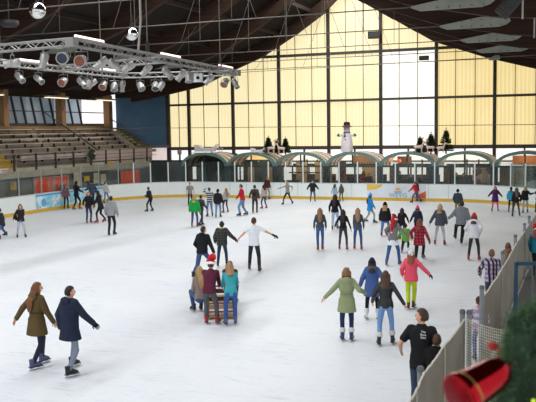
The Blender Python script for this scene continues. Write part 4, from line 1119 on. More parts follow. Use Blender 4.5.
# fluorescent tubes on the truss
def onleg(i, j, px):
    a, e = ring[i], ring[j]; lo, hi = -.3, 1.0; inc = proj(a.lerp(e, 1))[0] > proj(a)[0]
    for _ in range(40):
        m = (lo + hi) / 2
        if (proj(a.lerp(e, m))[0] < px) == inc: lo = m
        else: hi = m
    return a.lerp(e, lo), (e - a).normalized()
tubes = [(0, 1, 90, 'tube light glowing pink white on the near truss, left one'), (0, 1, 171, 'tube light glowing on the near truss, middle one'), (0, 1, 226, 'tube light at the far tip of the truss ring'),
         (3, 2, 34, 'tube light glowing on the rear truss, left one'), (3, 2, 105, 'dim tube light on the rear truss, right one')]
for i, j, px, lab in tubes:
    p, d = onleg(i, j, px); t = thing('tube_light', lab, 'lamp', p + V((0, 0, .145)), math.atan2(d.y, d.x)); L_ = 1.5
    q = MB(); q.box((0, 0, -.02), (L_, .09, .04)); q.obj('batten', mat('c9c6c2', .5), t, smooth=False)
    q = MB(); q.tube([(-L_ / 2 + .03, 0, .03), (L_ / 2 - .03, 0, .03)], .035, 8); q.obj('tube', emit('ffe6dc', 1.6), t)
# stage lamps
silver = mat('a9a6a2', .42, .4, .08, 6); lens = {'blue': mat('2b3344', .25), 'rust': mat('8a4a30', .3), 'dark': mat('22262a', .2), 'grey': mat('6d6f72', .25)}
def stage_lamp(p, yaw, tilt, kind, ln, lab, grp=None, drop=.28):
    """yaw: heading of the beam in world, tilt: degrees below level"""
    t = thing('stage_lamp', lab, 'lamp', p - V((0, 0, .115)), 0, grp); t.scale = (.84,) * 3
    d = V((math.cos(R(tilt)) * math.cos(R(yaw)), math.cos(R(tilt)) * math.sin(R(yaw)), -math.sin(R(tilt))))
    z = d; x = z.cross(V((0, 0, 1))); x = x.normalized() if x.length > .05 else V((1, 0, 0)); y = z.cross(x); mt = M((x, y, z)).transposed()
    c = V((0, 0, -drop - .08)); q = MB()
    if kind == 'par': q.lathe([(.0, -.20), (.09, -.20), (.15, -.10), (.165, .02), (.165, .20), (.185, .20), (.185, .23), (.155, .23), (.15, .16), (0, .14)], 18, c, mt)
    elif kind == 'profile': q.lathe([(.0, -.24), (.10, -.24), (.13, -.18), (.13, .02), (.11, .05), (.11, .24), (.13, .24), (.13, .27), (.10, .27), (.095, .20), (0, .18)], 16, c, mt)
    else:
        q.box(c, (.36, .36, .30), mtx=mt); q.lathe([(.0, .15), (.14, .15), (.14, .2), (.11, .2), (0, .17)], 16, c, mt)
    q.obj('housing', silver if kind != 'square' else mat('d5d8d6', .5), t)
    q = MB(); fz = {'par': .205, 'profile': .245, 'square': .19}[kind]; fr = {'par': .152, 'profile': .088, 'square': .13}[kind]
    q.lathe([(0, fz - .02), (fr, fz - .02), (fr, fz - .005), (0, fz + .01)], 16, c, mt); q.obj('lens', lens[ln], t)
    q = MB(); w = {'par': .20, 'profile': .16, 'square': .21}[kind]
    q.tube([c + x * w, c + x * w + V((0, 0, drop - .02)), c - x * w + V((0, 0, drop - .02)), c - x * w], .016, 6); q.tube([V((0, 0, -.1)), V((0, 0, .06))], .022, 6); q.obj('yoke', mat('8d8b88', .4, .5), t)
# (leg, px, yaw, tilt, kind, lens, label)
lampdef = [
 (3, 0, 12, 200, 8, 'profile', 'dark', 'long silver stage lamp lying level at the left edge'),
 (3, 0, 43, 250, 72, 'profile', 'grey', 'silver stage lamp pointing down, left of the blue-lensed lamp'),
 (0, 1, 63, 292, 12, 'par', 'blue', 'round stage lamp with dark blue lens on the near truss'),
 (0, 1, 81, 288, 14, 'par', 'rust', 'round stage lamp with rusty orange lens on the near truss'),
 (0, 1, 101, 215, 40, 'profile', 'grey', 'silver stage lamp tilted left, first right of the orange-lensed lamp'),
 (0, 1, 114, 30, 40, 'profile', 'grey', 'silver stage lamp tilted right, second right of the orange-lensed lamp'),
 (0, 1, 128, 210, 35, 'profile', 'dark', 'long silver stage lamp third right of the orange-lensed lamp'),
 (0, 1, 146, 215, 50, 'profile', 'dark', 'steeply tilted silver stage lamp halfway along the near truss'),
 (0, 1, 167, 350, 42, 'profile', 'grey', 'silver stage lamp pointing right before the last third of the near truss'),
 (0, 1, 181, 215, 50, 'profile', 'grey', 'silver stage lamp pointing down left, two before the square lamp'),
 (0, 1, 189, 300, 75, 'par', 'grey', 'silver stage lamp pointing down, just before the square lamp'),
 (0, 1, 198, 292, 3, 'square', 'dark', 'square white stage lamp with dark round lens'),
 (0, 1, 209, 215, 45, 'profile', 'grey', 'silver stage lamp bent left, just right of the square lamp'),
 (0, 1, 225, 270, 40, 'par', 'rust', 'round stage lamp with dark red lens near the truss tip'),
 (0, 1, 235, 330, 50, 'profile', 'grey', 'silver stage lamp at the very tip of the truss'),
 (3, 2, 19, 340, 35, 'profile', 'grey', 'silver stage lamp pointing right on the rear truss, leftmost'),
 (3, 2, 38, 345, 32, 'profile', 'grey', 'silver stage lamp pointing right on the rear truss, second'),
 (3, 2, 63, 280, 25, 'par', 'rust', 'pair-like silver stage lamp below the blue-lensed lamp'),
 (3, 2, 81, 350, 40, 'profile', 'grey', 'silver stage lamp pointing right on the rear truss below the orange lens'),
 (3, 2, 87, 280, 70, 'par', 'grey', 'short silver stage lamp hanging straight on the rear truss'),
 (3, 2, 92, 210, 40, 'profile', 'grey', 'silver stage lamp pointing left on the rear truss beside the straight one'),
 (3, 2, 103, 285, 40, 'par', 'rust', 'silver stage lamp with orange lens on the rear truss'),
 (2, 1, 114, 300, 65, 'par', 'grey', 'squat silver stage lamp at the rear corner of the truss'),
 (2, 1, 122, 280, 78, 'profile', 'grey', 'silver stage lamp pointing straight down at the rear corner'),
 (2, 1, 140, 330, 50, 'par', 'grey', 'small silver stage lamp alone on the far side of the ring'),
 (2, 1, 155, 300, 50, 'par', 'dark', 'silver stage lamp on the far side, left one of two close together'),
 (2, 1, 161, 220, 50, 'par', 'grey', 'silver stage lamp on the far side, right one of two close together')]
for a, e, px, yaw, tilt, kind, ln, lab in lampdef:
    p, d = onleg(a, e, px); stage_lamp(p, yaw, tilt, kind, ln, lab)
# mirror balls
def mball(px, py, v, r, lab):
    p = onv(px, py, v); t = thing('mirror_ball', lab, 'mirror ball', p)
    m, nt, b = newmat('mirror_tiles'); b.inputs['Metallic'].default_value = 1; b.inputs['Roughness'].default_value = .12; b.inputs['Base Color'].default_value = (.75, .74, .72, 1)
    q = MB(); q.ell((0, 0, 0), r, 36, 20); o = q.obj('ball', m, t, smooth=False)
    q = MB(); q.tube([(0, 0, r * .9), (0, 0, r + .15)], .05, 8); q.obj('cap', dk, t)
    q = MB(); q.tube([(0, 0, r), (0, 0, roofz(p.x) - p.z + .5)], .012, 5); q.obj('chain', rodm, t)
mball(37.5, 10.5, 20.5, .255, 'silver mirror ball nearest the top left corner'); mball(131.5, 34, 25.5, .235, 'smaller silver mirror ball above the middle of the truss')
# round grey lamp hanging left, roof lamp right
p = onv(9, 24, 24); t = thing('roof_fan', 'dark round vent housing hanging under the roof at left', 'vent', p); q = MB(); q.lathe([(0, -.1), (.25, -.1), (.36, .0), (.34, .12), (0, .16)], 20); q.obj('housing', mat('1d1b1a', .6), t); q = MB(); q.tube([(0, 0, .1), (0, 0, roofz(p.x) - p.z)], .02); q.obj('hanger', dk, t)
p = onv(508, 6, 24.0); t = thing('duct_pipe', 'short grey corrugated pipe slanting under the roof at top right', 'pipe', p)
q = MB(); d = (onv(517, -6, 24) - onv(501, 13, 24)) / 2
q.tube([-d + d * 2 * k / 16 for k in range(17)], [.2 + .02 * (k % 2) for k in range(17)], 14); q.obj('pipe', mat('3a3938', .8, .0), t)
q = MB(); q.tube([d * .2, d * .2 + V((0, 0, 1.8))], .02); q.obj('hanger', rodm, t)
for px, y0, y1, lab in ((523, -8, 19, 'thin rod hanging under the roof at top right'), (534.5, 18, 38, 'thin rod hanging from the roof at the right edge')):
    a = onv(px, y0, 24 if px < 530 else 29); e = onv(px - .5, y1, 24 if px < 530 else 29); b = MB(); b.tube([a, e], .03, 6); tag(b.obj('hanging_rod', mat('a8a39c', .5)), lab, 'rod')
# ---------------------------------------------------------------- fence on the near right side of the ice
pipe = mat('7b7f80', .5, .3, .12, 6); rope = mat('cdc7b8', .9)
def netmat(col, cover, sc):
    m, nt, b = newmat('fence_netting'); out = nt.nodes['Material Output']; tc = N(nt, 'ShaderNodeTexCoord')
    nz = N(nt, 'ShaderNodeTexNoise', Scale=1.3, Detail=4.0); L(nt, tc.outputs['Object'], nz.inputs['Vector'])
    sp = N(nt, 'ShaderNodeSeparateXYZ'); L(nt, tc.outputs['Object'], sp.inputs[0])
    w = N(nt, 'ShaderNodeTexWave', Scale=sc, Distortion=.3); w.bands_direction = 'DIAGONAL'; L(nt, tc.outputs['Object'], w.inputs['Vector'])
    c = mixc(nt, .6, rampnode(nt, nz.outputs[0], [(.3, col), (.7, 'aba18f')]).outputs[0], w.outputs[0], 'MULTIPLY')
    L(nt, c, b.inputs['Base Color']); b.inputs['Roughness'].default_value = .9
    t = N(nt, 'ShaderNodeBsdfTransparent'); mx = N(nt, 'ShaderNodeMixShader'); mx.inputs[0].default_value = cover
    L(nt, t.outputs[0], mx.inputs[1]); L(nt, b.outputs[0], mx.inputs[2]); L(nt, mx.outputs[0], out.inputs[0]); return m
NET = netmat('948b79', .95, 16.0)
def netpanel(name, label, pts, h=1.5, strands=True):
    base = V((pts[0].x, pts[0].y, 0)); t = thing(name, label, 'fence', base, 0, None)
    q = MB(); n = len(pts); vs = []
    cols = []
    for a, b in zip(pts, pts[1:]):
        for k in range(6): cols.append((V(a).lerp(V(b), k / 6), .022 * math.sin(PI * k / 6)))
    cols.append((V(pts[-1]), 0))
    rows = 7
    for c, sag in cols:
        for r in range(rows): vs.append((c.x - base.x + .012 * math.sin(c.y * 7 + r), c.y - base.y, .02 + (h - sag - .02) * r / (rows - 1)))
    fs = [(i * rows + r, (i + 1) * rows + r, (i + 1) * rows + r + 1, i * rows + r + 1) for i in range(len(cols) - 1) for r in range(rows - 1)]
    q.add(vs, fs); o = q.obj('netting', NET, t)
    sd = o.modifiers.new('thick', 'SOLIDIFY'); sd.thickness = .008
    q = MB(); pp = []
    for i, (c, sag) in enumerate(cols): pp.append((c.x - base.x, c.y - base.y, h - sag))
    fine = []
    for a, b in zip(pp, pp[1:]):
        for k in range(3): fine.append(V(a).lerp(V(b), k / 3) + V((random.uniform(-.005, .005), 0, random.uniform(-.006, .006))))
    fine.append(V(pp[-1])); q.tube(fine, .016, 6); q.obj('edge_rope', rope, t)
    for k in (.35, .72):   # vertical seams of the netting
        c, sag = cols[int(len(cols) * k)]; q = MB(); q.tube([(c.x - base.x + .02, c.y - base.y, .05), (c.x - base.x + .02, c.y - base.y, h - sag)], .010, 5); q.obj('lacing', rope, t)
    return t
def post(px, py, h, lab, r=.045):
    g = ground(px, py, h); t = thing('fence_post', lab, 'post', (g.x, g.y, 0)); q = MB(); q.lathe([(0, 0), (r, 0), (r, h - .02), (r * .7, h), (0, h)], 14); q.obj('tube', pipe, t)
    q = MB(); q.lathe([(0, h - .06), (r * 1.12, h - .06), (r * 1.12, h - .02), (r * .8, h + .01), (0, h + .012)], 14); q.obj('cap', mat('5f6365', .5, .2), t); return g
A = [ground(x, y, 1.5) for x, y in ((372, 470), (410, 401.5), (424, 373), (443.4, 346.6), (464.3, 319.3))]
netpanel('net_fence', 'near tan net fence running to the bottom edge beside the black t-shirt', A)
Cc = [ground(x, y, 1.5) for x, y in ((484, 295), (492.5, 283), (501, 270), (516, 243.5), (529, 224))]
d = (Cc[-1] - Cc[-2]); Cc.append(Cc[-1] + d.normalized() * 4); Cc.append(Cc[-1] + d.normalized() * 6)
netpanel('net_fence', 'far tan net fence rising along the right edge past the plaid shirt boy', Cc)
post(462.5, 310, 1.62, 'grey fence post at the end of the near net, left of a close pair'); post(469.2, 310.5, 1.62, 'grey fence post at the end of the near net, right of a close pair')
post(420.5, 367, 1.55, 'grey fence post beside the boy in the black hooded top')
post(482, 286, 1.72, 'tall grey fence post where the far net begins'); post(502.8, 251.5, 1.72, 'grey fence post in front of the brown haired head behind the far net')
post(515.5, 235, 1.72, 'grey fence post third from the far end of the net'); post(524.6, 223.3, 1.72, 'grey fence post second from the far end of the net'); post(529.3, 216, 1.75, 'tallest looking grey post furthest up the far net')
# open square net across the gap
b0 = ground(465.5, 318, 1.5); b1 = ground(509, 331, 1.5)
t = thing('square_net', 'open square mesh net closing the gap between the two fences', 'net', (b0.x, b0.y, 0)); dd = b1 - b0; q = MB()
nx = 22; nz_ = 30
for k in range(nx + 1): p = dd * k / nx; q.tube([(p.x, p.y, .04), (p.x, p.y, 1.5 - .04 * math.sin(PI * k / nx))], .0042, 4, False)
q.obj('vertical_strands', rope, t)
q = MB()
for k in range(nz_ + 1):
    z = .04 + 1.46 * k / nz_; q.tube([(dd.x * j / 8, dd.y * j / 8, z - .04 * math.sin(PI * j / 8) * k / nz_) for j in range(9)], .0055, 4, False)
q.obj('level_strands', rope, t)
q = MB(); q.lathe([(0, 0), (.035, 0), (.035, 1.56), (0, 1.57)], 12, (dd.x, dd.y, 0)); q.obj('end_post', pipe, t)
# blue steel gate frame
g0 = ground(516, 262.5, 2.0); t = thing('gate_frame', 'blue painted steel gate frame at the right edge', 'gate', (g0.x, g0.y, 0), PSI * .6)
bl = mat('24475e', .45, .1, .08, 4)
q = MB(); 
for x in (0, 1.3): q = MB(); q.box((x, 0, 1.0), (.07, .07, 2.0)); q.obj('upright', bl, t, smooth=False)
for z_, h_ in ((1.98, .07), (.9, .05)): q = MB(); q.box((.65, 0, z_), (1.30, h_, h_)); q.obj('crossbar', bl, t, smooth=False)
q = MB(); q.tube([(.32, .02, 1.95), (.33, .02, 1.05)], .018, 6); q.obj('rope', mat('5a676d', .7), t); q = MB(); q.box((.33, .02, .95), (.09, .07, .22)); q.ell((.33, -.03, 1.0), (.06, .03, .06)); q.obj('pulley', mat('2a2d30', .5), t)
# dark wooden box behind the frame
bp_ = g0 + V((.75, 1.5, 0)); t = thing('wooden_box', 'dark brown wooden box behind the blue gate frame', 'box', (bp_.x, bp_.y, 0), .3); q = MB(); q.box((0, 0, .62), (.7, .6, 1.24)); q.obj('body', mat('4a3528', .7, 0, .25, 4), t, smooth=False); q = MB(); q.box((0, 0, 1.27), (.78, .68, .06)); q.obj('lid', mat('5a4332', .7), t, smooth=False)
for k in range(3): q = MB(); q.box((0, -.31, .2 + .38 * k), (.7, .03, .06)); q.obj('batten', mat('3a2a20', .7), t, smooth=False)

# ---------------------------------------------------------------- balcony decoration close to the camera
def near(px, py, dist):
    r = ray(px, py).normalized(); return V((0, 0, EYE)) + r * dist
t = thing('fir_garland', 'dense green fir garland in the bottom right corner', 'garland', near(545, 402, 2.1))
o0 = V(t.location); q = MB()
random.seed(11)
blobs = [((528, 330), .065, 2.12), ((534, 352), .09, 2.1), ((524, 372), .075, 2.1), ((538, 385), .11, 2.08), ((520, 396), .07, 2.1), ((545, 330), .09, 2.15), ((530, 412), .10, 2.1), ((515, 416), .06, 2.1), ((548, 360), .11, 2.15), ((521, 345), .045, 2.1)]
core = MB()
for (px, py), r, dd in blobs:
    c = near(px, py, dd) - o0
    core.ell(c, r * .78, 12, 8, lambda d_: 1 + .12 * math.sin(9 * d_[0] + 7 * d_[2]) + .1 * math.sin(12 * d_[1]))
    for k in range(int(900 * (r / .08) ** 2)):
        n_ = V((random.gauss(0, 1), random.gauss(0, 1), random.gauss(0, 1))).normalized(); p = c + n_ * r * random.uniform(.6, .98)
        dv = (n_ + V((random.gauss(0, .6), random.gauss(0, .6), random.gauss(0, .6)))).normalized() * random.uniform(.014, .028); w = dv.cross(V((random.random(), random.random(), random.random()))).normalized() * .0016
        q.add([p - w, p + w, p + dv], [(0, 1, 2)])
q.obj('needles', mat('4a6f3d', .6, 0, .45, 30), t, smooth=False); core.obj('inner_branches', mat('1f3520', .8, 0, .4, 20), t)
ra_ = near(420, 436, 2.25); rb_ = near(640, 428, 2.2)
rl_ = thing('balcony_rail', 'steel balcony rail carrying the fir garland', 'railing', (ra_.x, ra_.y, 0)); q = MB(); q.tube([V((0, 0, ra_.z)), rb_ - V((ra_.x, ra_.y, 0))], .022, 8); q.obj('rail_tube', pipe, rl_)
for e_ in (V((0, 0, ra_.z)), rb_ - V((ra_.x, ra_.y, 0))): q = MB(); q.tube([V((e_.x, e_.y, 0)), e_], .022, 8); q.obj('rail_post', pipe, rl_)
q = MB(); q.ell(near(533.5, 401, 1.98) - o0, .005, 8, 6); q.obj('fairy_light', emit('b8d83a', 1.0), t)
# red bell
m0 = near(458.5, 397, 1.90); cr = near(514, 362, 2.0); ax_ = (cr - m0); ln = ax_.length; z = ax_.normalized(); x = z.cross(V((0, 0, 1))).normalized(); y = z.cross(x); mt = M((x, y, z)).transposed()
t = thing('christmas_bell', 'shiny red metal christmas bell with gold band hanging beside the garland', 'bell', cr)
redm = mat('a00f1a', .10, .95, .08, 12, 0, .6, 'red_metal'); o0 = cr
def Lz(prof, m, nm, par=t):
    b = MB(); b.lathe(prof, 36, m0 - o0, mt); return b.obj(nm, m, par)
Lz([(.047, .0), (.0525, .004), (.053, .012), (.0495, .022), (.0470, .034), (.044, .055), (.041, .085), (.038, .115), (.033, .138), (.020, .15), (.0, .153), (.0, .147), (.018, .145), (.030, .134), (.035, .11), (.038, .082), (.041, .054), (.045, .033), (.048, .018), (.050, .0)], redm, 'shell')
Lz([(.0490, .0235), (.0503, .0245), (.0497, .0275), (.0480, .0275), (.0480, .0235)], mat('b08a48', .3, .8), 'gold_band')
b = MB(); b.tube([m0 - o0 + z * .10, m0 - o0 + z * .02], .003, 6); b.ell(m0 - o0 + z * .012, .010, 12, 8); b.obj('clapper', redm, t)
b = MB(); b.torus(m0 - o0 + z * .160, .008, .002, 16, 6, (x, z, y)); b.obj('hanging_loop', redm, t)
# small red ribbon bow on the net
p = near(500, 349, 2.25); t = thing('ribbon_bow', 'small red ribbon bow above the bell at the edge of the garland', 'ribbon', p); rb = mat('c0302f', .5)
b = MB(); b.ell((-.018, 0, .006), (.016, .007, .012)); b.ell((.018, 0, -.004), (.016, .007, .012)); b.obj('loops', rb, t); b = MB(); b.ell((0, -.004, 0), .007); b.tube([(0, 0, 0), (.012, 0, -.03), (.02, 0, -.055)], .004, 6); b.tube([(0, 0, 0), (-.006, 0, -.03)], .004, 6); b.obj('tails', rb, t)

# ---------------------------------------------------------------- sled
def sled():
    g = ground(220.5, 321); t = thing('push_sled', 'red and wood push sled carrying two people near the middle of the ice', 'sled', (g.x - .1, g.y + .26, 0), .43)
    rd = mat('a2493a', .5, .1, .1, 5); wd = mat('b08a63', .7, 0, .2, 3, .1, .3, 'slats', (1, 8, 1))
    for s in (-1, 1):
        q = MB(); q.tube([(s * .33, -.15, .03), (s * .33, 1.0, .03), (s * .33, 1.2, .08), (s * .33, 1.28, .2)], .024, 8); q.obj('runner', mat('9da1a4', .3, .7), t)
        q = MB(); q.tube([(s * .33, -.10, .04), (s * .33, -.16, .5), (s * .33, -.18, .86)], .026, 8); q.obj('upright', rd, t); q = MB(); q.tube([(s * .33, .85, .04), (s * .33, .85, .42)], .022, 8); q.obj('upright', rd, t)
    q = MB(); q.tube([(-.36, -.18, .86), (.36, -.18, .86)], .026, 8); q.obj('push_bar', rd, t)
    q = MB(); q.tube([(-.33, -.12, .2), (.33, -.12, .2)], .022, 8); q.obj('cross_tube', rd, t); q = MB(); q.tube([(-.33, .85, .2), (.33, .85, .2)], .022, 8); q.obj('cross_tube', rd, t)
    for k in range(5): q = MB(); q.box((0, .02 + .2 * k, .41), (.68, .16, .03)); q.obj('seat_slat', wd, t, smooth=False)
    for k in range(3): q = MB(); q.box((0, -.185, .34 + .2 * k), (.66, .025, .11)); q.obj('back_slat', mat('3a2a26', .7) if k else wd, t, smooth=False)
    q = MB(); q.box((0, -.02, .07), (.62, .22, .03)); q.obj('foot_board', wd, t, smooth=False)
    return t
SLED = sled()
WORLD, RIDGE_FILL, HALL_FILL, EXPO = 1.2, 1750, 140, -.06
BLK = '1e1e22'; NVY = '222a3e'; JN = '33466a'; LJN = '6f90b8'; GRY = '7d7f84'
DB = '2a1d17'; BR = '4b3222'; AUB = '74452a'; BL = 'b08a58'; LB = '96704a'
RS = '8a2a26'; DS = '1b1b1e'; WS = 'dcdcdc'; BS = '3d4468'
# --- near left couple
person('person with long auburn hair in olive parka skating hand in hand, near left', [(34, 370), (43, 363.5)], 282.5, 55, 'f', lean=3, hl=(13, 323, -.1), hr=(58, 330, -.1), hy=25,
       top=('5a4a2c', .035, -.26, 'hood belt'), leg=('272b38', .004), hair=(AUB, 'long'), sk='4a5274')
person('person in long navy parka with arm stretched right, near left', [(70, 377.5), (73, 367.5, .0)], 286, 55, 'm', lean=2, hl=(60, 331, .1), hr=(97, 327, -.1), hy=15,
       top=('232a3c', .04, -.24, 'hood'), leg=('7c8494', .004), hair=(DB, 'short'), sk=DS, glove=('17171a', 'r'))
# --- left side
person('person cut off by the left picture edge in blue jeans', [(-1, 240), (6, 236)], 208, -60, 'm', lean=10, top=('2a2c34', .03, -.08, ''), leg=('4a5f88', .008), hair=(DB, 'short'), sk='4a2a2c')
person('person with open black jacket, light grey jeans and shoulder bag facing the camera', [(17.5, 238), (25.5, 237.5)], 204, 175, 'f', hl=('r', .22, .10, -.85), hr=('r', .40, .05, -.82),
       top=('2a2527', .025, -.10, 'bag scarf9a8580'), leg=('aab4c2', .004), hair=(DB, 'long'), sk=DS)
person('person with pale patterned sleeves and black vest by the blue advertising panel', [(64.5, 209), (68, 208.5)], 184.5, 160, 'f', top=('74585c', .03, -.08, ''), leg=(BLK, .004), hair=(DB, 'long'), sk='5a3034')
person('person peeking from behind the patterned sleeves at the left boards', [(61.5, 206), (64.5, 205.5)], 180.5, 150, 'm', top=('6d6468', .02, -.06, ''), leg=(BLK, .006), hair=(DB, 'short'))
person('person with long dark hair in black reaching out an arm at the left boards', [(74, 210), (79.5, 209.5)], 181, 60, 'f', hr=(84, 193, -.1), hl=(83, 192, .2), lean=3, top=('1f1e22', .015, -.08, 'sweater'), leg=(BLK, .004), hair=(DB, 'long'), sk='9a4a44')
person('broad person in slate sweater and dark cap turned to the left boards', [(90, 208.5), (94.5, 208)], 180, -20, 'm', hl=(85, 191, 0), hr=('r', .2, .2, -.8), top=('3c4456', .03, -.06, 'sweater'), leg=('2a2c34', .008), hair=(DB, 'short'), hat=('cap', '2a2a30', '2a2a30'))
person('person with light hair in black jacket and red skates, left of a bending friend', [(87, 223.5), (91, 223)], 191.5, 165, 'f', hl=(94, 208, -.1), hr=('r', .3, .2, -.75), lean=6, top=('1f1f24', .03, -.06, ''), leg=('333c58', .006), hair=(LB, 'mid'), sk='8a3530')
person('person in long black coat striding and leaning left with red skates', [(97, 223.5), (105.5, 221.5, .06)], 190.5, -70, 'f', hl=(91, 209, 0), hr=(92, 207, -.1), lean=14, top=('202024', .02, -.2, ''), leg=(BLK, .003), hair=(DB, 'short_bob'), sk='a03a38')
person('person in light grey hooded top seen from behind, left of middle', [(109, 236), (114.5, 235.5)], 196, 20, 'm', top=('8d8f92', .03, -.06, 'hood'), leg=('26262b', .008), hair=(DB, 'short'))
person('person in white top standing against the left boards', [(104, 203.5), (108, 203)], 181, 140, 'f', top=('b9b5b8', .015, -.06, ''), leg=('5f7ca8', .006), hair=(DB, 'pony'))
person('lone person all in black bending forward near the far left boards', [(147, 212), (152.5, 211.5)], 187, -55, 'm', lean=16, hl=(144.5, 196.5, .1), hr=(146, 198, -.1), top=('232326', .02, -.06, ''), leg=(BLK, .006), hair=(DB, 'short'), hipy=-.1)
# --- far middle group
person('person in grey polo shirt behind the green jacket', [(188.5, 206), (192, 205)], 182, 170, 'm', top=('8a8688', .015, -.08, 'tee'), leg=('2c2c34', .008), hair=(LB, 'short'))
person('child in bright green jacket and jeans', [(192, 227.5), (197.5, 227)], 195.5, 10, 'm', top=('1f9a44', .05, -.10, 'hood'), leg=('3d4d70', .008), hair=(BL, 'mid'), sk='7a2c30', hl=(189, 214, 0), hr=(201, 214, 0))
person('person in dark grey jacket stretching an arm right beside the green jacket', [(199.5, 226.5), (202.5, 225.5)], 195, 40, 'm', hr=(208, 209.5, -.1), top=('3c3a3a', .025, -.06, ''), leg=('3a4050', .006), hair=(DB, 'short'))
person('person in black and white striped sweater raising one arm', [(207.5, 217), (212.5, 216.5)], 187.5, -15, 'm', hl=(204.5, 188, 0), hr=('r', .35, .3, -.7), top=(pattern('striped', '26282e', 'b8bcc2', 9.0), .02, -.08, 'sweater'), leg=('6482aa', .01), hair=(BR, 'short'), hp=0)
person('person in black jacket and light jeans right of the striped sweater', [(216, 218), (220.5, 217.5)], 189, 10, 'm', top=('202024', .03, -.10, 'hood'), leg=('6d8ab0', .01), hair=(DB, 'short'), hat=('beanie', '202024', '202024'), hl=(214.5, 204, 0))
person('person with long hair in pale grey top leaning back in dark jeans', [(223.5, 213), (228, 212.5)], 188, -30, 'f', lean=-2, side=6, hr=('r', .4, .3, -.6), top=('a8a6aa', .012, -.06, 'sweater'), leg=('2a3248', .003), hair=(LB, 'long'), sk=RS)
person('person in red sweater and blue jeans skating left near the far boards', [(239.5, 216.5), (246.5, 215.5)], 184.3, -80, 'm', lean=8, hl=(236, 199.5, .1), hr=('r', .15, .15, -.9), top=('b5232c', .018, -.08, 'sweater'), leg=('6585ae', .014), hair=(DB, 'short'))
person('person in dark olive jacket with backpack seen from behind', [(253, 213.5), (257, 213)], 185, 5, 'm', top=('4a4438', .03, -.08, 'pack3a3630'), leg=('2e3036', .012), hair=(DB, 'short'), hat=('cap', '3a3a34', '3a3a34'), hl=('r', -.3, .1, -.85))
person('person in beige top and jeans with red skates half behind the backpack', [(262, 209), (266.5, 208.5)], 185, -40, 'f', top=('b5a49c', .015, -.06, 'sweater'), leg=('39465f', .004), hair=(DB, 'mid'), sk=RS, lean=4)
person('person in dark red top and beige trousers at the far boards', [(265.5, 200), (269, 199.5)], 176.5, 150, 'f', top=('4a2428', .025, -.06, ''), leg=('a39a8c', .01), hair=(DB, 'long'), cat='person')
person('person in grey t-shirt and black leggings gliding with arms spread', [(283, 205), (292.5, 204, .03)], 181.5, -30, 'f', lean=4, hl=(275.5, 189.5, 0), hr=(292.5, 190.5, 0), top=('8f8e90', .01, -.06, 'sweater'), leg=(BLK, .003), hair=(BL, 'short_bob'))
person('person in wide black cape-like jacket and jeans at the far boards', [(310.5, 202), (315, 201.7)], 180, 175, 'm', top=('26272b', .05, -.10, ''), leg=('3f4f6e', .008), hair=(DB, 'short'), hl=('r', -.5, .1, -.7), hr=('r', .5, .1, -.7))
person('person in pale blue jacket at the far boards beside an olive jacket', [(333, 203), (336.5, 202.5)], 184, 30, 'f', top=('9dadc4', .025, -.06, ''), leg=('9fb0c6', .006), hair=(BR, 'short_bob'), hl=(329.5, 198, 0))
person('person in olive green jacket at the far boards', [(340, 201.5), (343, 201.3)], 184, -20, 'f', top=('565c44', .04, -.12, 'hood'), leg=('45473c', .008), hair=(BR, 'short_bob'))
person('person with long dark hair in black sweater and pale jeans', [(333.5, 230.5), (336.5, 229)], 194.5, 10, 'f', top=('1c1c20', .025, -.06, 'sweater'), leg=('a5b6d6', .008), hair=(DB, 'long'), hl=('r', -.25, .1, -.9), hr=('r', .3, .1, -.9), sk='6a3a3a')
person('person with long light brown hair in slate jacket, leftmost of three skating away', [(318, 250.5), (322.5, 250)], 208, 0, 'f', top=('4a525c', .015, -.05, ''), leg=('41629a', .006), hair=('8f6a4c', 'long'), sk='a03c38')
person('person with long dark hair in black top, middle of three skating away', [(339.5, 249.5), (347, 250)], 209.5, 5, 'f', top=('201d20', .008, -.04, 'sweater'), leg=('3c3c40', .003), hair=('2e201c', 'long'), sk='a03c38', hl=('r', -.4, .1, -.8), hr=(354, 237, 0))
person('person with light brown hair in dark grey top, rightmost of three skating away', [(354.5, 249.5), (361.5, 250)], 208, 0, 'f', top=('4b4e55', .01, -.05, ''), leg=('3d598c', .005), hair=('9a7658', 'long'), sk='a03c38', hl=(354, 237, 0))
person('person in bright blue jacket and cyan pompom hat near the sponsor banner', [(365.5, 222), (374.5, 223.3)], 193.5, 70, 'f', lean=2, hr=(375.5, 209.5, 0), top=('2f8fd8', .035, -.18, 'hood'), leg=('9aa096', .006), hair=(BR, 'long'), hat=('beanie', '2aa5d8', '2aa5d8', '49c0e8'), sk='3f4a4a')
person('person in black jacket and black beanie with pale scarf', [(381.5, 236.5), (388.5, 233)], 202, 5, 'f', top=('24252a', .03, -.06, 'scarfc9b48e'), leg=('5e7dae', .006), hair=(BL, 'short_bob'), hat=('beanie', '17171a', '17171a'), sk='8a3a3c')
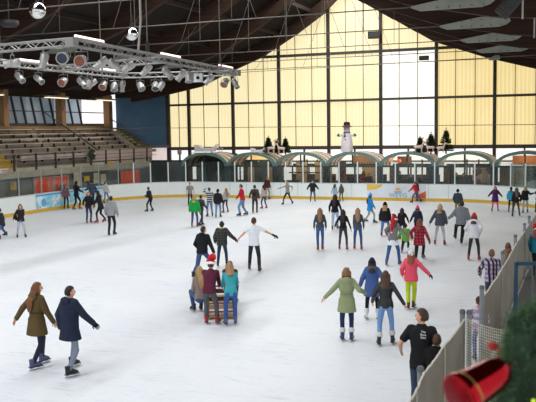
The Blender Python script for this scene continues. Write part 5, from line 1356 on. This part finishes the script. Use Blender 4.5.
# --- hand-holding group right of centre
person('person in black jacket behind the santa hat with dark hair', [(400, 240), (404, 238)], 208, 0, 'f', hr=(409, 223, 0), top=('202024', .025, -.06, 'scarf6d8070'), leg=(BLK, .005), hair=(DB, 'short_bob'))
person('person in navy jacket and bright pink pompom beanie', [(415, 239), (420, 238)], 206, 0, 'f', hl=(409.5, 223, 0), top=('2a3048', .04, -.10, 'fur6a5a50'), leg=(BLK, .005), hair=(DB, 'short_bob'), hat=('beanie', 'd8488e', 'd8488e', 'e05a9e'))
person('small child in lime green vest among the adults', [(402, 253.5), (408.5, 247.5, .05)], 223.5, 5, 'm', top=('6aa53c', .035, -.08, ''), leg=('26262b', .012), hair=(DB, 'short'), hat=('beanie', '1b2a2c', '1b2a2c'), sk='222226', hl=('r', -.35, .2, -.75), hr=('r', .35, .2, -.75))
person('person in grey sweater with long red santa hat hanging down the back', [(386.5, 266), (399.5, 265)], 216, 10, 'f', lean=12, side=3, hl=(386.5, 236.5, .1), hr=(411, 239, 0), top=('7b7678', .02, -.06, 'sweater shirttail'), leg=('3f5f92', .008), hair=('6d3a28', 'short_bob'), hat=('santa', 'c0252c', 'f0f0f0', (-.06, -.16, -.42)), sk='4a4e68')
person('person in red plaid jacket with auburn hair and black leggings', [(415.5, 263.5), (423, 258.5)], 219, 10, 'f', hl=(411.5, 239.5, 0), hr=(430, 242, 0), top=(pattern('plaid', '9a2030', 'b8414c', 9.0, '3a1620'), .035, -.14, 'hood'), leg=(BLK, .004), hair=(AUB, 'short_bob'), sk='55565e', glove=('1b1b1e', 'r'))
person('person in charcoal winter jacket with fur hood and light grey jeans', [(435, 245), (444.5, 245.2)], 204, 5, 'f', hl=(428.5, 225.5, 0), hr=('r', .25, .1, -.9), top=('4b4f5a', .05, -.10, 'fur9d8a6c'), leg=('b3b6ba', .006), hair=(BL, 'short_bob'), hat=('beanie', 'b3a084', 'b3a084'), sk='8a3040', glove=('c8b8ac', 'l'))
person('child in red jacket leaning at the sponsor banner', [(412, 203), (421, 202)], 181.5, -60, 'm', lean=16, hl=(405.5, 195, 0), hr=('r', .1, .5, -.6), top=('c02a2e', .03, -.08, ''), leg=('40608c', .008), hair=(BR, 'short'), sk=DS)
person('person in dark navy behind the child in red at the banner', [(417, 201.5), (420, 201)], 180.5, -50, 'm', lean=5, top=('252b4a', .025, -.06, ''), leg=('33415f', .006), hair=(DB, 'short'))
person('person in dark slate jacket and black beanie farthest along the right boards', [(455.8, 217.5), (459.5, 217)], 189, 0, 'm', hl=(454.5, 203, 0), top=('3a4650', .04, -.06, ''), leg=('8a8638', .010), hair=(DB, 'short'), hat=('beanie', '1c1e22', '1c1e22'))
person('person in grey hooded sweater and black trousers skating away', [(456.5, 239, .05), (460, 244.5)], 201, -5, 'm', lean=9, side=3, hl=('r', -.5, .3, -.6), top=('82858c', .035, -.06, 'hood'), leg=('222226', .012), hair=(DB, 'short'), hipx=.1)
person('person in white hooded jacket and red beanie', [(468.5, 260.5), (479, 260.5)], 213, 5, 'f', hr=(481, 233.5, 0), hl=('r', -.3, .3, -.6), top=('dcdbe0', .05, -.10, 'hood'), leg=('35373d', .004), hair=(BR, 'short_bob'), hat=('beanie', 'c8252f', 'c8252f'), sk='a03440', glove=('5a5a60', 'r'))
person('child in long purple coat and pink hat facing the camera', [(492, 211.5), (498, 211.5)], 186, 178, 'f', hl=('r', -.55, .1, -.65), hr=('r', .55, .1, -.65), top=('532a5c', .05, -.28, ''), leg=('d8589e', .006), hair=(BR, 'short_bob'), hat=('beanie', 'd860a0', 'e88ab8'), sk=DS)
person('person in turquoise jacket with dark ponytail at the far right boards', [(509.5, 212.5), (512, 211.5)], 187, 10, 'f', top=('2f9ab8', .025, -.06, ''), leg=('23242c', .004), hair=(DB, 'pony'), sk='5a3038')
person('person with long brown hair all in black at the far right', [(512.5, 217), (519.5, 216.3)], 187.5, -5, 'f', side=2, top=('222226', .02, -.06, ''), leg=('404248', .003), hair=('6d4a34', 'long'), sk=DS)
person('person with bushy blond hair and black jacket in light jeans at the far right', [(523, 213.5), (527.5, 212.8)], 186.5, 0, 'f', hr=(534.5, 193.5, 0), top=('212226', .04, -.08, 'furb09468'), leg=('a9a8ac', .005), hair=('b0946a', 'curly'), sk=RS)
person('person at the right picture edge holding a hand out to the left', [(535.5, 213), (541, 213)], 187, -5, 'f', hl=(534.5, 194, 0), top=('26262c', .03, -.08, ''), leg=(BLK, .004), hair=(DB, 'long'))
# --- centre
person('person in black hooded top and jeans leaning forward left of the plaid jacket', [(195, 278.5, .02), (210, 274)], 226.5, 30, 'm', lean=10, hr=(214.5, 254, 0), hl=('r', -.15, .25, -.8), top=('1c1d21', .03, -.06, 'hood'), leg=('3d5275', .012), hair=(DB, 'short'), hy=20)
person('person in dark plaid jacket with yellow green collar and dark beanie', [(218, 267), (227, 267)], 221.5, 5, 'm', hl=('r', -.2, .15, -.85), hr=(236.5, 240.5, 0), top=(pattern('plaid', '3b3b3c', '4c4b49', 11.0, '2a2a2c'), .05, -.10, 'collarb5c832'), leg=('2e3a52', .010), hair=(DB, 'short'), hat=('beanie', '2b2a30', '2b2a30'), glove=('1c1c20', 'r'))
person('person in white t-shirt and black jeans with bare arms spread', [(249.5, 270), (259.5, 272)], 217.5, 5, 'm', hl=(238, 239.5, 0), hr=(277, 237, 0), top=('eceef4', .014, -.10, 'tee'), leg=('2b2d33', .010), hair=(BR, 'short'), glove=('26262b', 'r'), sk='4a2f35', skin='d9a184')
person('person in maroon sweater and red santa hat pushing the sled', [(206.5, 324), (217.5, 324)], 258.5, 12, 'm', lean=26, hipy=-.25, hl=(214.5, 289, .35), hr=(220, 289, .35), top=('5a2538', .015, -.06, 'sweater'), leg=('54575a', .010), hair=(BR, 'short'), hat=('santa', 'c8222b', 'f0f0f0', (.10, .0, .15), 1.22), sk='a8262c')
person('person in turquoise top with fair hair pushing the sled', [(226, 325.5), (235.5, 324.5)], 262.5, -5, 'f', lean=24, hipy=-.22, hl=(222, 289, .35), hr=(236, 287, .35), top=('3fa0a8', .014, -.08, 'sweater'), leg=('3a5a94', .010), hair=('a07c55', 'short_bob'), sk='5a5f86')
gs = SLED.location
person('person with long blond hair in jeans seated on the left of the sled', pos=tuple(ground(201.5, 314))[:2], H=1.24, a=-18, g='f', sit=(.44, .10, .36), lean=6, top=('8a7a74', .02, -.04, ''), leg=('41597f', .008), hair=('b58f60', 'long'), sk=DS, hl=('r', .1, .45, -.5), hr=('r', -.1, .45, -.5))
person('person with dark hair seated on the sled, mostly hidden by the turquoise top', pos=tuple(ground(230.5, 306))[:2], H=1.22, a=10, g='m', sit=(.50, .10, .42), lean=5, top=('4a3530', .03, -.04, ''), leg=('2c2f3a', .008), hair=(BR, 'short'), sk=DS, hl=('r', .25, .45, -.5), hr=('r', -.25, .45, -.5))
# --- right of centre
person('person in pale green belted coat with curly hair and arms held out', [(342.5, 341), (351.5, 341)], 268, 0, 'f', hl=(321.5, 301, 0), hr=(366.5, 294, .1), lean=3, top=('929b74', .035, -.24, 'hood belt'), leg=('26375a', .005), hair=('8a6142', 'curly'), sk='39426a', socks='dcdad6')
person('person in long blue coat with fur hood and navy beanie', [(366.5, 319.5), (378, 320)], 258, 0, 'f', hl=('r', -.35, .1, -.85), hr=(389, 286, 0), top=('465f96', .05, -.26, 'fur5f5248'), leg=('1f2026', .004), hair=(DB, 'short_bob'), hat=('beanie', '1f2438', '1f2438'), sk=WS, socks='d8d8d8')
person('person in black leather jacket and light blue jeans', [(379, 346), (392.5, 344)], 271, 0, 'f', lean=3, hr=(407.5, 309.5, 0), hl=('r', -.3, .2, -.8), top=('1f1f21', .02, -.06, 'leather'), leg=('7298c8', .006), hair=('4d3524', 'mid'), sk='2a2a2e', socks='d5d2cc')
person('child in coral pink jacket, patterned helmet and yellow trousers', [(408.5, 309.5), (413.5, 308)], 249.5, 5, 'f', hl=('r', -.22, .1, -.8), hr=(431, 276, 0), top=('ee586e', .04, -.12, 'collard8d848'), leg=('c0d42a', .012), hair=('8a4a30', 'short_bob'), hat=('helmet', 'e6e2de', 'c8c0bc'), sk='6a2a34', glove=('1d1d22', 'r'))
def behind(px, py, u):
    p = onu(px, py, u); return dict(pos=(u, p.y), H=p.z)
def print_back(root, jo, s, tf, P, bulk):
    c, x, y = tf(.40); S_ = x.cross(y); o = c - y * (P['rings'][5][2] + bulk + .016) + x * .06 + S_ * .03
    mt = M(((x.x, S_.x, -y.x, 0), (x.y, S_.y, -y.y, 0), (x.z, S_.z, -y.z, 0), (0, 0, 0, 1)))
    mt.translation = o * s
    text('shirt_print', 'The\nBlack\nShirt', .046, mt, mat('e4e4e4', .7), jo, depth=.004)
person('person in black t-shirt with white print on the back, standing by the near fence', pos=tuple(ground(421, 309, 1.84))[:2], H=1.84, a=12, g='m', hy=-75, turn=0, hl=('r', -.32, .15, -.70), hr=('r', .15, .3, -.8), top=('1d1d20', .016, -.12, 'tee'), leg=('3a4558', .014), hair=('43301f', 'short'), skin='d59d80', extra=print_back)
person('person in black hooded top, head just above the near fence', pos=tuple(ground(436, 334.5, 1.48))[:2], H=1.48, a=20, g='m', top=('18181b', .03, -.06, 'hood'), leg=('2a2c33', .01), hair=('4d3624', 'short'), hy=-10)
person('person in purple and white plaid shirt behind the far net fence', **behind(491.5, 249.5, -2.2), a=10, g='m', top=(pattern('plaid', '2d2338', 'b9aec4', 9.0, '4a2f50'), .025, -.08, 'shirt'), leg=('3a4558', .01), hair=('6d4c34', 'short'), hl=('r', -.3, .2, -.75))
person('person with big brown hair just showing above the far net', **behind(508.5, 243, -2.08), a=-20, g='f', top=('8a6a5a', .03, -.06, 'hood'), leg=(JN, .006), hair=('6a4630', 'curly'))
person('person in brown cap and pink patterned top seen through the square net', **behind(479.3, 297, -1.96), a=-10, g='f', top=(pattern('plaid', 'c98a9a', 'd8d0d8', 7.0, '4a5a98'), .02, -.10, 'shirt'), leg=('4a5f98', .006), hair=('5a3c2a', 'short'), hat=('cap', '4a342a', '4a342a'))
gp_ = onu(536.8, 225, -1.42)
person('person in red santa hat and turquoise jacket outside the fence at the right edge', pos=(gp_.x, gp_.y), H=gp_.z, a=20, g='f', top=('2f8fae', .04, -.10, 'collarc02a2e'), leg=('2c2f3a', .006), hair=('8a3a2c', 'short_bob'), hat=('santa', 'c8252c', 'f0f0f0', (-.08, -.08, .02)))
# --- guests behind the glass of the booths
def guest(px, top, H, lab, col, a=180, hair=DB, g='m', hat=None):
    p = onv(px, top, BV + 1.0); person(lab, pos=(p.x, BV + 1.0, .04), H=H, a=a, g=g, top=(col, .025, -.06, ''), leg=(BLK, .008), hair=(hair, 'short' if g == 'm' else 'long'), hat=hat)
guest(363, 170, 1.72, 'person in red jacket behind the glass right of the snowman', 'b02a2e', 150, DB, 'f', ('beanie', 'b8323a', 'b8323a'))
guest(369, 176, 1.60, 'person in dark red beside the red jacket behind the glass', '4a2226', 170)
guest(399, 174, 1.74, 'dark silhouette of a person left of the middle mullion behind glass', '1c1c1f', 90)
guest(411, 178, 1.52, 'person sitting low in black behind the glass above the banner', '1d1d20', 170)
guest(416, 176, 1.62, 'person in dark grey behind the glass above the child in red', '2a2b2f', -120)
guest(217, 170, 1.72, 'person in grey standing in the dark teal booth', '70757a', 160)
guest(456, 174, 1.66, 'person in dark grey behind the glass under the tall fir', '45484e', 170, BR, 'f')
guest(463, 175, 1.62, 'person in brown behind the glass right of the tall fir', '5a3a30', 150, BR, 'f')
guest(344, 178, 1.56, 'person in tan top behind the glass below the snowman', '9a7a5c', 170, BR)
guest(51.5 + 0, 186, 1.5, 'x', '333333') if False else None
finish_people()
# ---------------------------------------------------------------- camera, light, world
cam = bpy.data.cameras.new('camera'); co = bpy.data.objects.new('camera', cam); C.objects.link(co)
fw = V((-math.sin(PSI) * math.cos(PIT), math.cos(PSI) * math.cos(PIT), -math.sin(PIT))); rt = V((math.cos(PSI), math.sin(PSI), 0)); up = rt.cross(fw)
c, s = math.cos(ROLL), math.sin(ROLL); ra = rt * c - up * s; ua = rt * s + up * c
co.matrix_world = M(((ra.x, ua.x, -fw.x, 0), (ra.y, ua.y, -fw.y, 0), (ra.z, ua.z, -fw.z, EYE), (0, 0, 0, 1)))
cam.sensor_fit = 'HORIZONTAL'; cam.sensor_width = 36; cam.lens = F / 536 * 36; cam.clip_end = 300; cam.clip_start = .05
cam.dof.use_dof = True; cam.dof.focus_distance = 30; cam.dof.aperture_fstop = 5.6
bpy.context.scene.camera = co
w = bpy.data.worlds.new('world'); bpy.context.scene.world = w; w.use_nodes = True
w.node_tree.nodes['Background'].inputs[0].default_value = (.92, .96, 1.0, 1); w.node_tree.nodes['Background'].inputs[1].default_value = WORLD
def area(name, loc, sx, sy, power, col=(.95, .98, 1.0), rot=(0, 0, 0)):
    l = bpy.data.lights.new(name, 'AREA'); l.shape = 'RECTANGLE'; l.size = sx; l.size_y = sy; l.energy = power; l.color = col
    o = bpy.data.objects.new(name, l); C.objects.link(o); o.location = loc; o.rotation_euler = rot; return o
for k in range(4): area('ridge_fill', (-15.95, 5 + 14.4 * k, 14.9), 1.8, 14.2, RIDGE_FILL)  # unseen downlights along the ridge, added to brighten the ice
for v in (2, 9, 16, 22):
    for u in (-27, -5): area('hall_fill', (u, v, roofz(u) - .4 + (.0)), 2.4, 1.2, HALL_FILL)  # extra fill lights out of view over the near ice, without fixtures
for u, v, z, l in STRIPS: area('strip_light', (u, v, z), .26, l, 105, (1, .95, .88))
for p in BOOTH_FILLS:  # warm point lights without fixtures, added to brighten the booth interiors
    l = bpy.data.lights.new('booth_fill', 'POINT'); l.energy = 55; l.color = (1, .82, .6); l.shadow_soft_size = .12
    o = bpy.data.objects.new('booth_fill', l); C.objects.link(o); o.location = p
sc = bpy.context.scene
sc.view_settings.view_transform = 'Standard'; sc.view_settings.look = 'None'; sc.view_settings.gamma = 1; sc.view_settings.exposure = EXPO
sc.view_settings.use_curve_mapping = False
sc.cycles.max_bounces = 8; sc.cycles.transparent_max_bounces = 24; sc.cycles.use_denoising = True
bpy.context.view_layer.update()
